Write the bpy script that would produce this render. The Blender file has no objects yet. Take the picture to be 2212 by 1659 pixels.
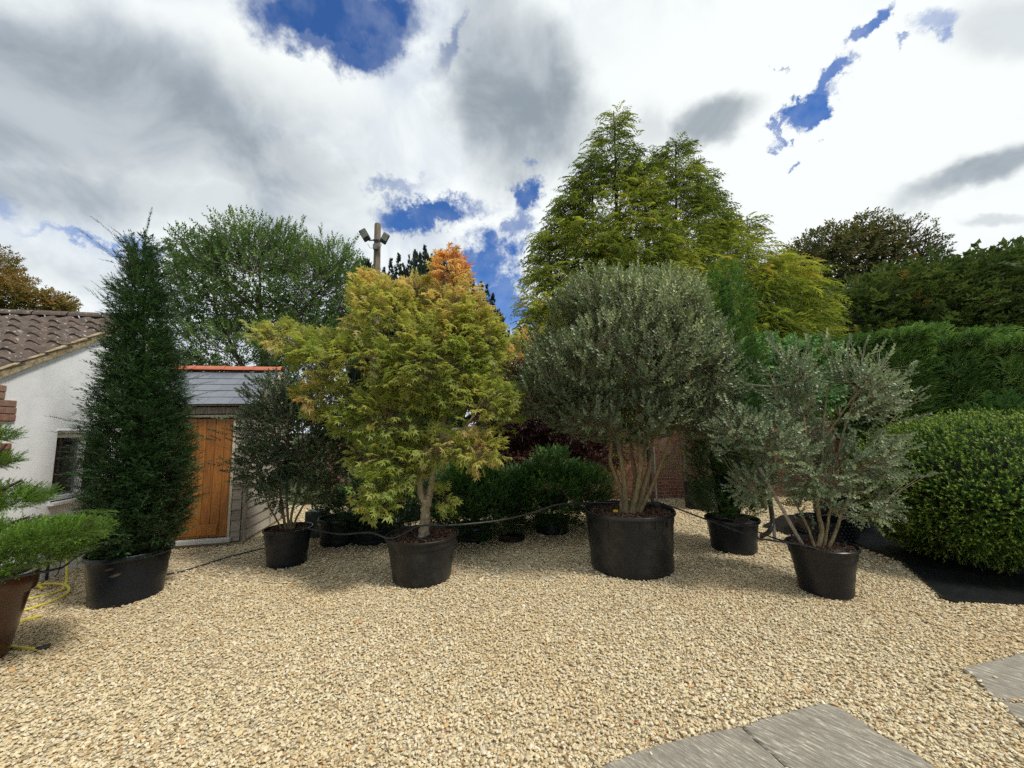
import bpy, math, random
import numpy as np
from math import radians, sin, cos, pi
C = bpy.context.scene.collection
scene = bpy.context.scene
rng = np.random.default_rng(11)
random.seed(11)

# ---------------------------------------------------------------- camera
H = 1.65
PITCH, ROLL = radians(6.5), radians(-1.1)
cam_d = bpy.data.cameras.new('camera')
cam = bpy.data.objects.new('camera', cam_d); C.objects.link(cam)
cam_d.sensor_width = 36; cam_d.lens = 36 * 831.2 / 2212
cam_d.clip_start = .05; cam_d.clip_end = 2000
from mathutils import Matrix, Vector
MR = Matrix.Rotation(pi / 2 + PITCH, 4, 'X') @ Matrix.Rotation(ROLL, 4, 'Z')
cam.matrix_world = Matrix.Translation((0, 0, H)) @ MR
scene.camera = cam
MN = np.array(MR.to_3x3())
def ray(px, py): return MN @ np.array([(px - 1106) / 831.2, (829.5 - py) / 831.2, -1.])
def at(px, py, Y):
    d = ray(px, py); t = Y / d[1]; return np.array([d[0] * t, Y, H + d[2] * t])
def gr(px, py, z=0.):
    d = ray(px, py); t = (z - H) / d[2]; return np.array([d[0] * t, d[1] * t, z])

# ---------------------------------------------------------------- world
SUN_DIR = Vector((.50, -.30, .80)).normalized()
sun_el = math.asin(SUN_DIR.z); sun_az = math.atan2(SUN_DIR.x, SUN_DIR.y)
w = bpy.data.worlds.new('World'); scene.world = w; w.use_nodes = True
nt = w.node_tree; N = nt.nodes; L = nt.links; N.clear()
out = N.new('ShaderNodeOutputWorld')
def nmath(op, a, b=None, c=None, clamp=False, nt=nt):
    n = nt.nodes.new('ShaderNodeMath'); n.operation = op; n.use_clamp = clamp
    for i, v in enumerate((a, b, c)):
        if v is None: continue
        if isinstance(v, (int, float)): n.inputs[i].default_value = v
        else: nt.links.new(v, n.inputs[i])
    return n.outputs[0]
def nmix(f, a, b, nt=nt, mode='MIX'):
    n = nt.nodes.new('ShaderNodeMix'); n.data_type = 'RGBA'; n.blend_type = mode
    for s, v in ((n.inputs['Factor'], f), (n.inputs[6], a), (n.inputs[7], b)):
        if isinstance(v, (int, float)): s.default_value = v
        elif isinstance(v, tuple): s.default_value = (*v, 1)
        else: nt.links.new(v, s)
    return n.outputs[2]
def nramp(f, lo, hi, a=0., b=1., nt=nt, smooth=True):
    n = nt.nodes.new('ShaderNodeMapRange'); n.interpolation_type = 'SMOOTHSTEP' if smooth else 'LINEAR'
    nt.links.new(f, n.inputs[0])
    for i, v in enumerate((lo, hi, a, b)): n.inputs[i + 1].default_value = v
    return n.outputs[0]
def nnoise(vec, scale, detail=6, rough=.55, nt=nt, dist=0.):
    n = nt.nodes.new('ShaderNodeTexNoise'); n.inputs['Scale'].default_value = scale
    n.inputs['Detail'].default_value = detail; n.inputs['Roughness'].default_value = rough
    n.inputs['Distortion'].default_value = dist
    if vec is not None: nt.links.new(vec, n.inputs['Vector'])
    return n
tc = N.new('ShaderNodeTexCoord')
sky = N.new('ShaderNodeTexSky'); sky.sky_type = 'NISHITA'; sky.sun_disc = False
sky.sun_elevation = sun_el; sky.sun_rotation = sun_az
sky.air_density = 1.0; sky.dust_density = .2; sky.ozone_density = 3.0
sep = N.new('ShaderNodeSeparateXYZ'); L.new(tc.outputs['Generated'], sep.inputs[0])
dx, dy, dz = sep.outputs
front = nramp(dy, .05, .3)
ys = nmath('MAXIMUM', dy, .05)
comb = N.new('ShaderNodeCombineXYZ')
L.new(nmath('DIVIDE', dx, ys), comb.inputs[0]); L.new(nmath('DIVIDE', dz, ys), comb.inputs[1])
warp = nnoise(tc.outputs['Generated'], 3.2, 6, .62)
wv = N.new('ShaderNodeVectorMath'); wv.operation = 'SUBTRACT'; L.new(warp.outputs['Color'], wv.inputs[0]); wv.inputs[1].default_value = (.5, .5, .5)
wfine = nnoise(tc.outputs['Generated'], 13, 7, .68)
wv2 = N.new('ShaderNodeVectorMath'); wv2.operation = 'SUBTRACT'; L.new(wfine.outputs['Color'], wv2.inputs[0]); wv2.inputs[1].default_value = (.5, .5, .5)
def vmad(v, k, add):
    m = N.new('ShaderNodeVectorMath'); m.operation = 'MULTIPLY_ADD'
    L.new(v, m.inputs[0]); m.inputs[1].default_value = (k, k, 0); L.new(add, m.inputs[2]); return m.outputs[0]
q_soft = vmad(wv.outputs[0], .34, comb.outputs[0])
q_hard = vmad(wv2.outputs[0], .26, vmad(wv.outputs[0], .20, comb.outputs[0]))
def blob(q, px, py, rx, ry, rot, soft):
    """cloud or gap centred on a fixed compass direction; size in degrees of sky"""
    d = ray(px, py); u, v = d[0] / d[1], d[2] / d[1]
    k = 1 / 831.2 / d[1]
    m = N.new('ShaderNodeMapping'); m.vector_type = 'TEXTURE'
    m.inputs['Location'].default_value = (u, v, 0)
    m.inputs['Rotation'].default_value = (0, 0, radians(-rot))
    m.inputs['Scale'].default_value = (rx * k, ry * k, 1)
    L.new(q, m.inputs['Vector'])
    ln = N.new('ShaderNodeVectorMath'); ln.operation = 'LENGTH'; L.new(m.outputs[0], ln.inputs[0])
    return nramp(ln.outputs['Value'], 1 - soft, 1 + soft, 1, 0)
def union(lst):
    o = None
    for b, k in lst:
        b = b if k == 1 else nmath('MULTIPLY', b, k)
        o = b if o is None else nmath('MAXIMUM', o, b)
    return o
grey = union([(blob(q_soft, *a[:5], a[5]), a[6]) for a in [
    (130, 210, 520, 190, 12, .5, .95), (520, 330, 260, 95, 22, .55, .85), (150, 420, 330, 70, 5, .6, .7), (560, 440, 260, 60, 0, .6, .55),
    (1120, 210, 150, 210, -8, .4, .95), (1060, 60, 80, 120, 0, .5, .6), (1520, 262, 95, 52, -28, .5, .85), (2130, 385, 190, 36, -27, .5, 1.),
    (2160, 50, 150, 75, -15, .5, .5), (2140, 502, 55, 12, 0, .6, .55), (110, 620, 200, 40, 10, .8, .3), (985, 90, 25, 90, 30, .7, .6),
    (1400, 270, 40, 60, 0, .8, .35), (700, 480, 200, 40, 0, .8, .4)]])
blue = union([(blob(q_hard, *a[:5], a[5]), a[6]) for a in [
    (735, 25, 190, 96, 8, .34, 1.), (790, 95, 90, 75, 20, .35, .97), (700, 75, 60, 60, 0, .4, .9), (985, 85, 16, 70, 28, .6, .6),
    (930, 458, 115, 33, -8, .4, 1.), (850, 410, 60, 22, 0, .6, .65), (1150, 415, 34, 42, 0, .45, 1.), (1060, 560, 62, 66, 25, .4, 1.), (1090, 655, 48, 75, 0, .4, 1.),
    (1130, 480, 28, 45, 0, .5, .8), (230, 528, 150, 12, 8, .7, .75), (0, 455, 40, 25, 0, .7, .5),
    (1755, 225, 88, 38, -42, .22, 1.), (1800, 150, 60, 24, -48, .3, .95), (1862, 45, 66, 15, -42, .35, .95), (1690, 285, 30, 12, -30, .4, .9),
    (1940, 100, 24, 9, -20, .4, .75), (1995, 50, 40, 32, -30, .55, .6), (2022, 82, 16, 26, 0, .5, .7), (1737, 362, 14, 6, -30, .5, .8), (1680, 145, 12, 5, 0, .5, .6), (1785, 318, 8, 3, -30, .5, .6)]])
# cloud cover outside the framed part: same mix of grey, white and gaps
wide = nnoise(tc.outputs['Generated'], 2.1, 7, .6)
wide2 = nnoise(tc.outputs['Generated'], 1.4, 5, .55)
grey_out = nramp(wide2.outputs['Fac'], .42, .62)
blue_out = nramp(wide.outputs['Fac'], .60, .70)
inv = nmath('SUBTRACT', 1, front)
G_ = nmath('ADD', nmath('MULTIPLY', grey, front), nmath('MULTIPLY', grey_out, inv))
B_ = nmath('ADD', nmath('MULTIPLY', blue, front), nmath('MULTIPLY', blue_out, inv))
tex1 = nnoise(tc.outputs['Generated'], 5.0, 7, .58, dist=.4)
tex2 = nnoise(tc.outputs['Generated'], 11.0, 6, .6)
wcol = nmix(nramp(tex1.outputs['Fac'], .36, .60), (.40, .44, .49), (.57, .60, .60))
brt = union([(blob(q_soft, *a[:5], a[5]), a[6]) for a in [(1750, 250, 620, 420, 0, .5, 1.), (620, 130, 230, 110, 35, .5, 1.), (1060, 470, 90, 50, 0, .6, .9), (890, 300, 150, 90, 0, .6, .4), (430, 20, 200, 60, 0, .6, .8)]])
wcol = nmix(nmath('MULTIPLY', brt, front), wcol, (.575, .60, .595))
gcol = nmix(nramp(tex1.outputs['Fac'], .32, .68), (.160, .192, .222), (.31, .342, .370))
cl = nmix(G_, wcol, gcol)
skyc = nmix(1.0, sky.outputs['Color'], (.032, .054, .085), mode='MULTIPLY')
feath = nramp(tex2.outputs['Fac'], .38, .66, 0., .55)
B2 = nmath('MULTIPLY', B_, nmath('SUBTRACT', 1., nmath('MULTIPLY', feath, nmath('SUBTRACT', 1.25, B_)), None), clamp=True)
col = nmix(B2, cl, skyc)
horizon_haze = nramp(dz, 0., .12, .5, 0.)
col = nmix(horizon_haze, col, (.44, .48, .52))
below = nramp(dz, -.05, 0., 1., 0.)
col = nmix(below, col, (.30, .27, .20))
bg = N.new('ShaderNodeBackground'); L.new(col, bg.inputs['Color']); bg.inputs['Strength'].default_value = 1.0
L.new(bg.outputs[0], out.inputs['Surface'])
w.cycles.sampling_method = 'MANUAL'; w.cycles.sample_map_resolution = 512

sd = bpy.data.lights.new('sun', 'SUN'); sd.energy = 2.0; sd.angle = radians(10); sd.color = (1, .95, .86)
sun = bpy.data.objects.new('sun', sd); C.objects.link(sun)
sun.rotation_euler = SUN_DIR.to_track_quat('Z', 'Y').to_euler()
vs = scene.view_settings
vs.view_transform = 'Standard'; vs.look = 'None'; vs.exposure = .75; vs.gamma = 1; vs.use_curve_mapping = False
scene.render.engine = 'CYCLES'
cy = scene.cycles
cy.max_bounces = 9; cy.diffuse_bounces = 5; cy.glossy_bounces = 2; cy.transmission_bounces = 6; cy.transparent_max_bounces = 4
cy.use_denoising = False
cy.caustics_reflective = False; cy.caustics_refractive = False

# ---------------------------------------------------------------- mesh helpers
def link(o, parent=None):
    C.objects.link(o)
    if parent is not None: o.parent = parent
    return o
def tag(o, label=None, cat=None, group=None, kind=None):
    for k, v in (('label', label), ('category', cat), ('group', group), ('kind', kind)):
        if v: o[k] = v
    return o
def empty(name, loc=(0, 0, 0), rz=0., parent=None, **kw):
    o = bpy.data.objects.new(name, None); o.empty_display_size = .1
    o.location = loc; o.rotation_euler = (0, 0, rz); link(o, parent); return tag(o, **kw)
def np_mesh(name, V, F, mat, smooth=False, attrs=None):
    V = np.asarray(V, np.float32); F = np.asarray(F, np.int32)
    me = bpy.data.meshes.new(name)
    n, k = F.shape
    me.vertices.add(len(V)); me.vertices.foreach_set('co', V.ravel())
    me.loops.add(n * k); me.loops.foreach_set('vertex_index', F.ravel())
    me.polygons.add(n); me.polygons.foreach_set('loop_start', np.arange(0, n * k, k, dtype=np.int32))
    me.polygons.foreach_set('loop_total', np.full(n, k, np.int32))
    if smooth: me.polygons.foreach_set('use_smooth', np.ones(n, bool))
    for an, av in (attrs or {}).items():
        a = me.attributes.new(an, 'FLOAT', 'POINT'); a.data.foreach_set('value', np.asarray(av, np.float32).ravel())
    me.update(calc_edges=True)
    if mat: me.materials.append(mat)
    return me
def py_mesh(name, V, F, mat, smooth=False):
    me = bpy.data.meshes.new(name); me.from_pydata([tuple(map(float, v)) for v in V], [], [tuple(int(i) for i in f) for f in F])
    if smooth: me.polygons.foreach_set('use_smooth', [True] * len(me.polygons))
    me.update()
    if mat: me.materials.append(mat)
    return me
def mobj(name, me, parent=None, loc=(0, 0, 0), **kw):
    o = bpy.data.objects.new(name, me); o.location = loc; link(o, parent); return tag(o, **kw)
class MB:
    def __init__(s): s.V = []; s.F = []
    def add(s, V, F):
        b = len(s.V); s.V += [tuple(v) for v in V]; s.F += [tuple(i + b for i in f) for f in F]; return s
    def box(s, c, size, R=None, bev=0.):
        c = np.array(c, float); h = np.array(size, float) / 2
        if bev <= 0:
            P = np.array([[x, y, z] for z in (-1, 1) for y in (-1, 1) for x in (-1, 1)], float) * h
            F = [(0, 2, 3, 1), (4, 5, 7, 6), (0, 1, 5, 4), (2, 6, 7, 3), (0, 4, 6, 2), (1, 3, 7, 5)]
        else:   # chamfered box: 24 verts
            P = []; idx = {}
            for sx in (-1, 1):
                for sy in (-1, 1):
                    for sz in (-1, 1):
                        for ax in range(3):
                            p = np.array([sx, sy, sz], float) * h
                            for k in range(3):
                                if k != ax: p[k] -= bev * (sx, sy, sz)[k]
                            idx[(sx, sy, sz, ax)] = len(P); P.append(p)
            P = np.array(P); F = []
            def g(sg, ax): return idx[(*sg, ax)]
            for ax in range(3):
                o1, o2 = [k for k in range(3) if k != ax]
                for sa in (-1, 1):
                    q = []
                    for (a, b) in ((-1, -1), (1, -1), (1, 1), (-1, 1)):
                        sg = [0, 0, 0]; sg[ax] = sa; sg[o1] = a; sg[o2] = b; q.append(g(sg, ax))
                    F.append(q)
            for ax in range(3):      # edges parallel to ax
                o1, o2 = [k for k in range(3) if k != ax]
                for a in (-1, 1):
                    for b in (-1, 1):
                        s0 = [0, 0, 0]; s0[o1] = a; s0[o2] = b
                        l = list(s0); l[ax] = -1; r_ = list(s0); r_[ax] = 1
                        F.append((g(l, o1), g(r_, o1), g(r_, o2), g(l, o2)))
            for sx in (-1, 1):
                for sy in (-1, 1):
                    for sz in (-1, 1): F.append([g((sx, sy, sz), k) for k in range(3)])
        if R is not None: P = P @ np.array(R).T
        return s.add(P + c, F)
    def tube(s, pts, r, seg=8, cap=True):
        V, F = tube_vf(pts, r, seg, cap); return s.add(V, F)
    def lathe(s, prof, seg=48, c=(0, 0, 0)):
        b = len(s.V)
        for (r, z) in prof:
            for k in range(seg):
                a = 2 * pi * k / seg; s.V.append((c[0] + r * cos(a), c[1] + r * sin(a), c[2] + z))
        for i in range(len(prof) - 1):
            for k in range(seg):
                k2 = (k + 1) % seg
                s.F.append((b + i * seg + k, b + i * seg + k2, b + (i + 1) * seg + k2, b + (i + 1) * seg + k))
        return s
    def obj(s, name, mat, parent=None, smooth=False, **kw):
        me = py_mesh(name, s.V, s.F, mat, smooth)
        if smooth:
            try: me.set_sharp_from_angle(angle=radians(40))
            except Exception: pass
        return mobj(name, me, parent, **kw)
def smooth_path(pts, sub=8):
    P = np.array(pts, float); P = np.vstack([2 * P[0] - P[1], P, 2 * P[-1] - P[-2]]); o = []
    for i in range(1, len(P) - 2):
        for t in np.linspace(0, 1, sub, endpoint=False):
            o.append(.5 * (2 * P[i] + (P[i + 1] - P[i - 1]) * t + (2 * P[i - 1] - 5 * P[i] + 4 * P[i + 1] - P[i + 2]) * t * t
                           + (3 * P[i] - P[i - 1] - 3 * P[i + 1] + P[i + 2]) * t ** 3))
    o.append(P[-2]); return np.array(o)
def tube_vf(pts, r, seg=8, cap=True):
    P = np.array(pts, float); n = len(P); r = np.broadcast_to(np.asarray(r, float), (n,))
    T = np.gradient(P, axis=0); T /= np.linalg.norm(T, axis=1)[:, None] + 1e-9
    ref = np.array([0, 0, 1.]) if abs(T[0][2]) < .9 else np.array([1., 0, 0])
    X = np.cross(ref, T[0]); X /= np.linalg.norm(X); V = []
    for i in range(n):
        X = X - T[i] * np.dot(X, T[i]); X /= np.linalg.norm(X) + 1e-9; Y = np.cross(T[i], X)
        for k in range(seg):
            a = 2 * pi * k / seg; V.append(P[i] + r[i] * (cos(a) * X + sin(a) * Y))
    F = [(i * seg + k, i * seg + (k + 1) % seg, (i + 1) * seg + (k + 1) % seg, (i + 1) * seg + k) for i in range(n - 1) for k in range(seg)]
    if cap: F += [tuple(range(seg))[::-1], tuple((n - 1) * seg + k for k in range(seg))]
    return V, F
# value noise
_L = rng.random((32, 32, 32))
def vnoise(P, s=1.):
    P = np.asarray(P, float) * s + 100.; i = np.floor(P).astype(int); f = P - i; f = f * f * (3 - 2 * f); r = 0
    for a in (0, 1):
        for b in (0, 1):
            for c in (0, 1):
                wgt = (f[:, 0] if a else 1 - f[:, 0]) * (f[:, 1] if b else 1 - f[:, 1]) * (f[:, 2] if c else 1 - f[:, 2])
                r = r + wgt * _L[(i[:, 0] + a) % 32, (i[:, 1] + b) % 32, (i[:, 2] + c) % 32]
    return r
def unit(v): return v / (np.linalg.norm(v, axis=-1, keepdims=True) + 1e-9)
def frames(D, up=(0, 0, 1), roll=.3):
    """columns x (side), y (normal, upward), z (growth)"""
    D = unit(D); up = np.broadcast_to(np.asarray(up, float), D.shape) + rng.normal(0, .12, D.shape)
    X = unit(np.cross(up, D)); Y = np.cross(D, X)
    a = rng.normal(0, roll, len(D))[:, None]
    X2 = X * np.cos(a) + Y * np.sin(a); Y2 = np.cross(D, X2)
    return np.stack([X2, Y2, D], axis=2)
def scatter(tpls, P, R, S, tint):
    """real geometry: copy small templates to many places"""
    n = len(P); which = rng.integers(0, len(tpls), n); Vs = []; Fs = []; A = {'tint': [], 'wood': [], 'tip': []}; base = 0
    for k, (tv, tf, wd, tp) in enumerate(tpls):
        idx = np.where(which == k)[0]
        if not len(idx): continue
        v = np.einsum('nij,mj->nmi', R[idx], tv) * S[idx][:, None, None] + P[idx][:, None, :]
        m = len(tv); Vs.append(v.reshape(-1, 3))
        Fs.append((tf[None] + (np.arange(len(idx)) * m)[:, None, None] + base).reshape(-1, 3)); base += m * len(idx)
        A['tint'].append(np.repeat(tint[idx], m)); A['wood'].append(np.tile(wd, len(idx))); A['tip'].append(np.tile(tp, len(idx)))
    return np.vstack(Vs), np.vstack(Fs), {k: np.concatenate(v) for k, v in A.items()}
def wood_lines(P0, P1, r0, r1, bend=.08, simple=False):
    """tapered three-sided twigs with a bend, n at once"""
    n = len(P0); D = P1 - P0; ln = np.linalg.norm(D, axis=1, keepdims=True)
    M_ = (P0 + P1) / 2 + rng.normal(0, 1, D.shape) * ln * bend; T = unit(D)
    X = unit(np.cross(T, rng.normal(0, 1, D.shape))); Y = np.cross(T, X); V = []
    r0 = np.broadcast_to(r0, (n,))[:, None]; r1 = np.broadcast_to(r1, (n,))[:, None]
    for Pk, rk in ((P0, r0), (M_, (r0 + r1) / 2), (P1, r1)):
        for a in (0, 2.094, 4.189): V.append(Pk + rk * (cos(a) * X + sin(a) * Y))
    if simple:
        V = np.stack(V[:3] + V[6:], 1); f = np.array([(k, (k + 1) % 3, 3 + (k + 1) % 3) for k in range(3)] + [(k, 3 + (k + 1) % 3, 3 + k) for k in range(3)])
        F = (f[None] + (np.arange(n) * 6)[:, None, None]).reshape(-1, 3)
        return V.reshape(-1, 3), F, {'tint': np.repeat(rng.random(n), 6), 'wood': np.ones(n * 6), 'tip': np.zeros(n * 6)}
    V = np.stack(V, 1)
    f = np.array([(i + k, i + (k + 1) % 3, i + 3 + (k + 1) % 3) for i in (0, 3) for k in range(3)] + [(i + k, i + 3 + (k + 1) % 3, i + 3 + k) for i in (0, 3) for k in range(3)])
    F = (f[None] + (np.arange(n) * 9)[:, None, None]).reshape(-1, 3)
    return V.reshape(-1, 3), F, {'tint': np.repeat(rng.random(n), 9), 'wood': np.ones(n * 9), 'tip': np.zeros(n * 9)}
def join(*parts):
    V = []; F = []; A = {'tint': [], 'wood': [], 'tip': []}; b = 0
    for v, f, a in parts:
        V.append(v); F.append(f + b); b += len(v)
        for k in A: A[k].append(a[k])
    return np.vstack(V), np.vstack(F), {k: np.concatenate(v) for k, v in A.items()}

# ---------------------------------------------------------------- foliage templates (x side, y up-normal, z growth)
class TP:
    def __init__(s): s.V = []; s.F = []; s.w = []; s.t = []
    def tri(s, pts, wood=0., tip=0.):
        b = len(s.V); s.V += [tuple(p) for p in pts]; s.F.append((b, b + 1, b + 2)); s.w += [wood] * 3; s.t += [tip] * 3
    def fan(s, pts, wood=0., tip=0.):
        b = len(s.V); s.V += [tuple(p) for p in pts]; s.w += [wood] * len(pts); s.t += [tip] * len(pts)
        for i in range(1, len(pts) - 1): s.F.append((b, b + i, b + i + 1))
    def leaf(s, o, d, nrm, ln, wd, fold=.25, tip=0., droop=.1):
        o = np.array(o, float); d = unit(np.array(d, float)); nrm = np.array(nrm, float); nrm = unit(nrm - d * np.dot(nrm, d)); x = np.cross(d, nrm)
        s.fan([o, o + d * ln * .5 + x * wd / 2 + nrm * fold * wd, o + d * ln - nrm * droop * ln, o + d * ln * .5 - x * wd / 2 + nrm * fold * wd], 0, tip)
    def stem(s, a, b, r):
        a = np.array(a, float); b = np.array(b, float); d = unit(b - a); x = unit(np.cross(d, (.3, .9, .2))); y = np.cross(d, x)
        for n_ in (x, y): s.tri([a - n_ * r, a + n_ * r, b], 1., 0.)
    def get(s): return np.array(s.V), np.array(s.F), np.array(s.w, float), np.array(s.t, float)
def tpl_broad(n, L0, ll, lw, ang=50, seed=0):
    """woody twig with paired small leaves"""
    r = random.Random(seed); t = TP(); t.stem((0, 0, 0), (0, 0, L0), .0022)
    for i in range(n):
        z = L0 * (.12 + .88 * (i // 2) / max(1, (n - 1) // 2)); az = (i % 2) * pi + (i // 2) * pi / 2 + r.uniform(-.4, .4)
        a = radians(ang + r.uniform(-18, 18)) * (1 - .5 * z / L0); k = r.uniform(.75, 1.15)
        d = (sin(a) * cos(az), sin(a) * sin(az), cos(a)); t.leaf((0, 0, z), d, (-cos(a) * cos(az), -cos(a) * sin(az), sin(a)), ll * k, lw * k, .18, z / L0)
    return t.get()
def tpl_maple(n, L0, size, seed=0):
    r = random.Random(seed); t = TP(); t.stem((0, 0, 0), (0, 0, L0), .0015)
    for i in range(n):
        z = L0 * (.25 + .75 * i / max(1, n - 1)); side = (-1) ** i; a = radians(r.uniform(15, 75)) * side if i < n - 1 else r.uniform(-.3, .3)
        pet = size * .5; d = np.array((sin(a), r.uniform(-.3, .1), cos(a))); d = unit(d); o = np.array((0, 0, z)) + d * pet
        t.stem((0, 0, z), o, .0009)
        nr = unit(np.array((r.uniform(-.45, .45), 1, r.uniform(-.45, .45)))); nr = unit(nr - d * np.dot(nr, d)); x = np.cross(d, nr); s_ = size * r.uniform(.75, 1.2)
        pts = [o]
        lobes = [(-112, .68), (-56, .92), (0, 1.08), (56, .92), (112, .68)]
        for j, (g, l) in enumerate(lobes):
            if j: gm = radians((lobes[j - 1][0] + g) / 2); pts.append(o + (d * cos(gm) + x * sin(gm)) * s_ * .30)
            gg = radians(g); pts.append(o + (d * cos(gg) + x * sin(gg)) * s_ * l * .85 - nr * s_ * l * .28)
        t.fan(pts, 0, r.random())
    return t.get()
def tpl_yew(L0, side, nn, nl, nw, seed=0, droop=.12, up=.0):
    """flat spray: central shoot, side shoots, two rows of needles"""
    r = random.Random(seed); t = TP()
    def shoot(o, d, ln, cnt, k):
        o = np.array(o, float); d = unit(np.array(d, float)); x = unit(np.cross(d, (0, 1, 0))); y = np.cross(x, d)
        end = o + d * ln - np.array((0, 1, 0)) * droop * ln; t.stem(o, end, .0016)
        for i in range(cnt):
            f = (i + .5) / cnt
            c = o + (end - o) * f; q = k * (1 - .45 * f) * r.uniform(.8, 1.15)
            for s_ in (-1, 1):
                dd = unit(x * s_ * (1 - .4 * f) + d * (.45 + .6 * f) + y * (up + r.uniform(-.15, .35))); t.tri([c - d * nw * .6, c + d * nw * .6, c + dd * nl * q], 0, .3 + .7 * f)
        t.tri([end - x * nw, end + x * nw, end + d * nl * k * .8], 0, 1.)
    shoot((0, 0, 0), (0, .1, 1), L0, nn, 1.)
    for i in range(side):
        f = .15 + .6 * i / max(1, side - 1); s_ = (-1) ** i
        shoot((0, 0, L0 * f), (s_ * .8, r.uniform(-.15, .2), .75), L0 * .45 * (1.1 - f), max(3, nn // 2), .85)
    return t.get()
def tpl_frond(L0, nl, seed=0, bend=.5, wid=.30):
    """flat drooping cypress frond"""
    r = random.Random(seed); t = TP()
    def p(f): return np.array((0, -bend * L0 * f * f, L0 * (f - .15 * f * f)))
    for i in range(nl):
        f = .08 + .9 * i / nl; o = p(f); d0 = unit(p(f + .03) - o)
        ln = wid * L0 * (sin(pi * min(1, f * .9 + .12)) * .9 + .15) * r.uniform(.75, 1.15)
        for s_ in (-1, 1):
            d = unit(d0 * .75 + np.array((s_, r.uniform(-.35, .1), 0)) * .75); d2 = unit(d + np.array((0, -.35, 0)))
            a = o; b = o + d * ln * .55 + np.array((0, .02 * L0, .035 * L0)); c = o + d * ln * .35 - d0 * .035 * L0; e = o + d * ln * .5 + d2 * ln * .55
            t.fan([a, c, e, b], 0, f)
    t.fan([p(.86) + (-.012 * L0, 0, 0), p(.86) + (.012 * L0, 0, 0), p(1.08)], 0, 1.)
    t.stem(p(0), p(.6), .004)
    return t.get()
def tpl_tuft(n, L0, w0, spread=.5, seed=0):
    """upright tuft of narrow blades (dense scale foliage)"""
    r = random.Random(seed); t = TP()
    for i in range(n):
        az = r.uniform(0, 2 * pi); s_ = r.uniform(.1, 1) * spread; d = unit(np.array((cos(az) * s_, sin(az) * s_, 1))); k = r.uniform(.6, 1.)
        o = np.array((cos(az), sin(az), 0)) * w0 * .8 + np.array((0, 0, r.uniform(0, .3) * L0)); x = unit(np.cross(d, (cos(az + 1), sin(az + 1), .2))) * w0
        t.fan([o - x * .4, o + d * L0 * k * .45 - x, o + d * L0 * k, o + d * L0 * k * .45 + x], 0, k)
    return t.get()
def tpl_spruce(L0, n, nl, nw, seed=0):
    r = random.Random(seed); t = TP(); t.stem((0, 0, 0), (0, 0, L0), .002)
    for i in range(n):
        f = (i + .5) / n; az = i * 2.4 + r.uniform(-.3, .3); d = unit(np.array((cos(az), sin(az) * .8 + .2, .5 + .7 * f))); o = np.array((0, 0, L0 * f)); x = unit(np.cross(d, (0, 0, 1))) * nw
        t.tri([o - x, o + x, o + d * nl * r.uniform(.8, 1.1)], 0, f)
    return t.get()

# ---------------------------------------------------------------- crown point samplers
def blob_norm(P, B):
    """smallest normalised ellipsoid radius and outward direction"""
    best = np.full(len(P), 9.); out_ = np.zeros_like(P)
    for b in B:
        c = np.array(b[:3]); r = np.array(b[3:6]); q = (P - c) / r; d = np.linalg.norm(q, axis=1); m = d < best
        best[m] = d[m]; out_[m] = unit(q[m] / r)
    return best, out_
def sample_blobs(B, n, lo=.6, hi=1.05, rough=.18, nscale=2.2, gap=.0, shell=2.):
    vol = np.array([b[3] * b[4] * b[5] for b in B]) ** (.72); vol /= vol.sum(); P_ = []; O_ = []; got = 0
    while got < n:
        m = n * 2; k = rng.choice(len(B), m, p=vol); b = np.array([x[:6] for x in B])[k]
        d = unit(rng.normal(0, 1, (m, 3))); r = (lo ** 3 + (hi ** 3 - lo ** 3) * rng.random(m)) ** (1 / 3) ** 1.
        P = b[:, :3] + d * b[:, 3:6] * r[:, None]
        nz = vnoise(P, nscale) * .65 + vnoise(P + 7, nscale * 2.7) * .35
        rr, o = blob_norm(P, B)
        lim = 1 + rough * (nz - .5) * 2.
        ok = (rr > lo * .98) & (rr < lim * hi) & (nz > gap * .9) & (rng.random(m) < (rr / hi) ** shell)
        P_.append(P[ok]); O_.append(o[ok]); got += ok.sum()
    return np.vstack(P_)[:n], np.vstack(O_)[:n]

# ---------------------------------------------------------------- materials
def new_mat(name):
    m = bpy.data.materials.new(name); m.use_nodes = True; nt = m.node_tree; nt.nodes.clear()
    o = nt.nodes.new('ShaderNodeOutputMaterial'); p = nt.nodes.new('ShaderNodeBsdfPrincipled'); nt.links.new(p.outputs[0], o.inputs[0]); return m, nt, p, o
def ramp_node(nt, f, stops):
    r = nt.nodes.new('ShaderNodeValToRGB'); nt.links.new(f, r.inputs[0]); e = r.color_ramp.elements
    while len(e) < len(stops): e.new(.5)
    for i, (p, c) in enumerate(stops): e[i].position = p; e[i].color = (*c, 1)
    return r.outputs[0]
def attr(nt, name, typ='GEOMETRY'):
    a = nt.nodes.new('ShaderNodeAttribute'); a.attribute_name = name; a.attribute_type = typ; return a.outputs['Fac']
def bump(nt, p, h, strength=.3, dist=.01):
    b = nt.nodes.new('ShaderNodeBump'); b.inputs['Strength'].default_value = strength; b.inputs['Distance'].default_value = dist
    nt.links.new(h, b.inputs['Height']); nt.links.new(b.outputs[0], p.inputs['Normal'])
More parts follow.
